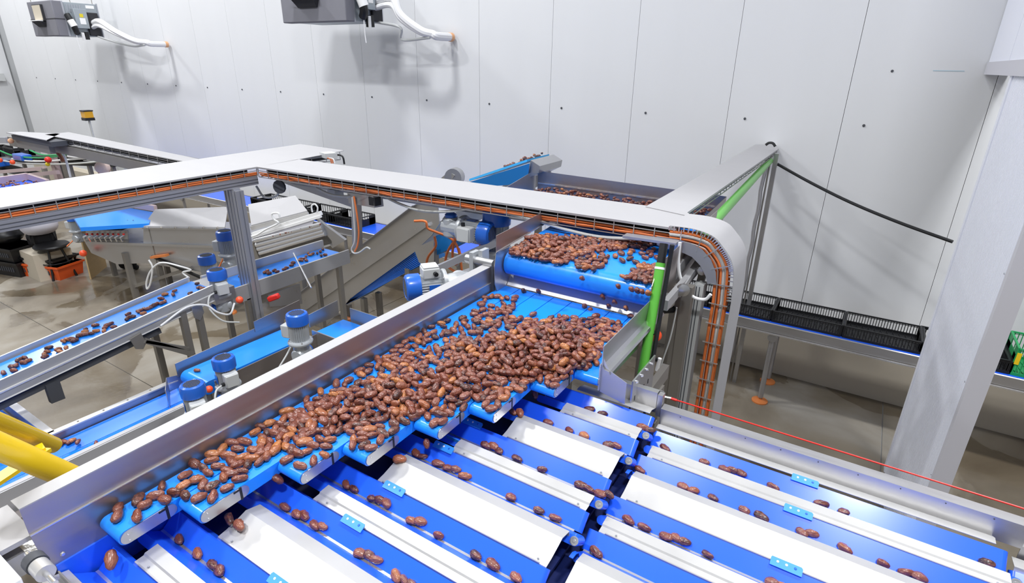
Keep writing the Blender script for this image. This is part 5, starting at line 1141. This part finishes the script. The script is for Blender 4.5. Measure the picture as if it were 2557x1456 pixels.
for (px, py, z, lb) in ((998, 1147, 2.022, 'lone round date on the wide white cover below the fourth strip end'), (572, 1296, 2.022, 'upper of two dates on the wide white cover at the lower left'),
                        (597, 1312, 2.018, 'darker lower date of two on the wide white cover at the lower left'), (1298, 1031, 2.022, 'date on the cover end against the seventh strip nose'),
                        (1281, 1029, 2.020, 'small date jammed behind another at the cover end, under the strip noses')):
    date_obj(P(px, py, z=z), rd.uniform(-1, 1), 0, lb, 'dates on the covers'); n_ind += 1
for (px, py, z, lb) in ((278, 1398, 2.03, 'date dropping into the foremost lane'), (693, 1196, 2.05, 'date falling off the third strip belt'), (1066, 1108, 2.03, 'date falling off the fifth strip belt'),
                        (1335, 985, 2.03, 'date falling between the seventh strip end and the covers')):
    date_obj(P(px, py, z=z), rd.uniform(-1, 1), .6, lb, 'dates in mid-fall'); n_ind += 1

def inpoly(x, y, pg):
    c = False; n = len(pg)
    for i in range(n):
        x1, y1 = pg[i]; x2, y2 = pg[(i+1) % n]
        if (y1 > y) != (y2 > y) and x < (x2-x1)*(y-y1)/(y2-y1)+x1: c = not c
    return c
placed = []   # (pos, rz, tilt, surface)
grid = {}
def near(p, r):
    gx, gy = int(p.x/.03), int(p.y/.03)
    for i in range(gx-1, gx+2):
        for j in range(gy-1, gy+2):
            for q in grid.get((i, j), ()):
                if abs(q.z-p.z) < .012 and (q.x-p.x)**2+(q.y-p.y)**2 < r*r: return True
    return False
def put(p, surf, rz=None, tilt=None):
    grid.setdefault((int(p.x/.03), int(p.y/.03)), []).append(p)
    placed.append((p, rd.uniform(0, 3.14) if rz is None else rz, rd.uniform(-.15, .15) if tilt is None else tilt, surf))
def onplane(px, py, fz):
    z = 2.1
    for _ in range(4): p = P(px, py, z=z); z = fz(p.y)
    return P(px, py, z=z)
def fill(poly, n, fz, lift, sep, surf, ok):
    xs_ = [a for a, b in poly]; ys_ = [b for a, b in poly]; got = 0
    for _ in range(n*25):
        if got >= n: break
        x, y = rd.uniform(min(xs_), max(xs_)), rd.uniform(min(ys_), max(ys_))
        if not inpoly(x, y, poly): continue
        p = onplane(x, y, lambda yy: fz(yy)+lift)
        if not ok(p) or near(p, sep*rd.uniform(.85, 1.1)): continue
        put(p, surf, tilt=rd.uniform(-.5, .5) if lift > .02 else None); got += 1
    return got
def on_strip(p):
    if not (-1.478 < p.x < -.70 and p.y < 2.29): return False
    k = int((p.x+1.49)/.1); return 0 <= k < 8 and p.y > EY[k]+.012
BASE = .0105
dense = [(940, 940), (1000, 890), (1130, 850), (1230, 835), (1330, 815), (1420, 800), (1505, 850), (1500, 905), (1420, 930), (1335, 955), (1250, 1000), (1110, 985), (1040, 1040), (960, 1050), (860, 1075), (760, 1090), (690, 1130), (610, 1175), (560, 1200), (540, 1180), (620, 1120), (700, 1050), (790, 1000), (860, 960)]
fill(dense, 560, zf, BASE, .0225, 'strip', on_strip)
heap = [(1150, 860), (1240, 830), (1330, 815), (1400, 800), (1490, 850), (1495, 890), (1420, 925), (1330, 935), (1240, 930), (1140, 905)]
fill(heap, 170, zf, BASE+.018, .0225, 'strip', on_strip)
fill([(1250, 850), (1400, 815), (1480, 860), (1440, 905), (1300, 915), (1230, 890)], 70, zf, BASE+.036, .024, 'strip', on_strip)
mid = [(1000, 950), (1150, 900), (1240, 960), (1130, 1000), (1000, 1030), (880, 1040), (800, 1060), (780, 1030), (880, 980)]
fill(mid, 70, zf, BASE+.017, .034, 'strip', on_strip)
for pg, n, sp in (([(265, 1275), (330, 1225), (400, 1195), (480, 1145), (600, 1095), (700, 1040), (700, 1110), (640, 1160), (590, 1215), (500, 1260), (440, 1235), (330, 1300), (270, 1320)], 95, .032),
                  ([(480, 1130), (600, 1080), (700, 1020), (790, 970), (860, 940), (930, 900), (1000, 860), (980, 930), (860, 990), (740, 1060), (640, 1120), (540, 1170)], 70, .030),
                  ([(700, 1140), (760, 1100), (850, 1070), (830, 1110), (790, 1165), (730, 1180)], 16, .030),
                  ([(860, 1080), (960, 1050), (1030, 1050), (960, 1090), (920, 1130), (870, 1120)], 20, .028),
                  ([(1060, 1040), (1130, 990), (1250, 980), (1230, 1030), (1120, 1040), (1100, 1075)], 26, .028),
                  ([(1180, 1010), (1250, 975), (1300, 960), (1320, 975), (1260, 1020), (1200, 1040)], 12, .030),
                  ([(1340, 950), (1430, 930), (1400, 965), (1360, 970)], 7, .03),
                  ([(1190, 735), (1290, 740), (1280, 800), (1190, 810), (1170, 780)], 38, .022),
                  ([(1010, 840), (1090, 790), (1190, 790), (1260, 800), (1230, 840), (1110, 850), (1030, 880)], 42, .027),
                  ([(930, 890), (1010, 850), (1060, 860), (1000, 900), (940, 930)], 14, .03),
                  ([(1250, 780), (1330, 800), (1400, 790), (1540, 800), (1560, 830), (1500, 860), (1380, 810), (1270, 820)], 62, .024),
                  ([(1140, 770), (1600, 790), (1560, 830), (1200, 830)], 10, .06)):
    fill(pg, n, zf, BASE, sp, 'strip', on_strip)
# wide infeed belt
def on_inf(p): return -1.45 < p.x < -.70 and 2.27 < p.y < 3.9
zin = lambda y: zi(y)
for pg, n, sp in (([(1330, 585), (1640, 600), (1640, 610), (1500, 625), (1440, 640), (1400, 660), (1290, 650), (1275, 625)], 250, .0225),
                  ([(1275, 625), (1400, 640), (1400, 685), (1340, 680), (1280, 665)], 30, .026),
                  ([(1460, 620), (1520, 640), (1510, 665), (1440, 690), (1430, 650)], 24, .025),
                  ([(1480, 680), (1560, 690), (1600, 660), (1640, 660), (1640, 730), (1570, 735), (1500, 700)], 62, .0225),
                  ([(1520, 610), (1640, 620), (1640, 660), (1540, 655)], 14, .04),
                  ([(1400, 660), (1470, 690), (1450, 700), (1400, 680)], 8, .03)):
    fill(pg, n, zin, BASE, sp, 'infeed', on_inf)
fill([(1320, 590), (1420, 590), (1400, 640), (1300, 640)], 45, zin, BASE+.017, .028, 'infeed', on_inf)
# a few rolling over the nose of the wide belt
for (px, py) in ((1451, 685), (1541, 718), (1575, 715), (1590, 722), (1602, 712), (1617, 725)):
    p = P(px, py, y=2.205); q = V(p.x, 2.205, p.z); put(V(p.x, 2.22, zi(2.25)-.02), 'infeed', 1.5, .6)
for (px, py) in ((1505, 742), (1520, 765), (1535, 755), (1563, 770), (1460, 765), (1475, 775), (1308, 727), (1345, 728)):
    q = P(px, py, y=2.27); put(q, 'infeed', 1.5, .8)
# trough behind the tray
for k in range(520):
    x = rd.uniform(-2.38, -.95); hgt = rd.choice((0, 0, .017, .034)); p = V(x, rd.uniform(4.02, 4.37)-hgt*.5, 2.162+hgt)
    if not near(p, .024): put(p, 'trough')
EXTRA_DATES(put, near) if 'EXTRA_DATES' in globals() else None
# the individually built ones: those that show largest; the rest is one mass
order = sorted(range(len(placed)), key=lambda i: float(np.dot(np.array(placed[i][0])-CAM, AX[2])))
ind = set(order[:max(0, 300-n_ind)])
gl = {'strip': ('brown date in the stream on the front part of the strip belts, among many alike', 'dates on the strip belts')}
mass = MB(); src = [[v.co.copy() for v in m.vertices] for m in DM]; sf = [[tuple(p.vertices) for p in m.polygons] for m in DM]
U = ['', 'first', 'second', 'third', 'fourth', 'fifth', 'sixth', 'seventh', 'eighth', 'ninth', 'tenth', 'eleventh', 'twelfth', 'thirteenth', 'fourteenth', 'fifteenth', 'sixteenth', 'seventeenth', 'eighteenth', 'nineteenth']
TN = {2: 'twent', 3: 'thirt', 4: 'fort', 5: 'fift', 6: 'sixt', 7: 'sevent', 8: 'eight', 9: 'ninet'}
def ordw(n):
    if n < 20: return U[n]
    return TN[n//10]+'ieth' if n % 10 == 0 else TN[n//10]+'y-'+U[n % 10]
rank = {}
for k in range(8):
    for r_, i in enumerate(sorted((i for i in ind if placed[i][3] == 'strip' and int((placed[i][0].x+1.49)/.1) == k), key=lambda i: placed[i][0].y)): rank[i] = (r_+1, k)
for i, (p, rz, tl, surf) in enumerate(placed):
    if i in ind:
        r_, k = rank.get(i, (0, 0)); date_obj(p, rz, tl, '%s date from the near end of the %s strip belt from the left' % (ordw(r_), U[k+1]) if r_ else gl['strip'][0], gl['strip'][1])
    else:
        k = rd.randrange(7); mt = Matrix.Translation(p) @ Matrix.Rotation(rz, 4, 'Z') @ Matrix.Rotation(tl, 4, 'Y') @ Matrix.Rotation(rd.uniform(0, 6), 4, 'X') @ Matrix.Scale(rd.uniform(.88, 1.1), 4)
        mass.add([mt @ v for v in src[k]], sf[k])
o = emit('date', mass, M['date'], smooth=0); o.data.shade_smooth()
tag(o, 'the remaining brown dates heaped on the belts further back', 'dates', None, 'stuff')
print('dates', len(placed)+n_ind, 'individual', len(ind)+n_ind)
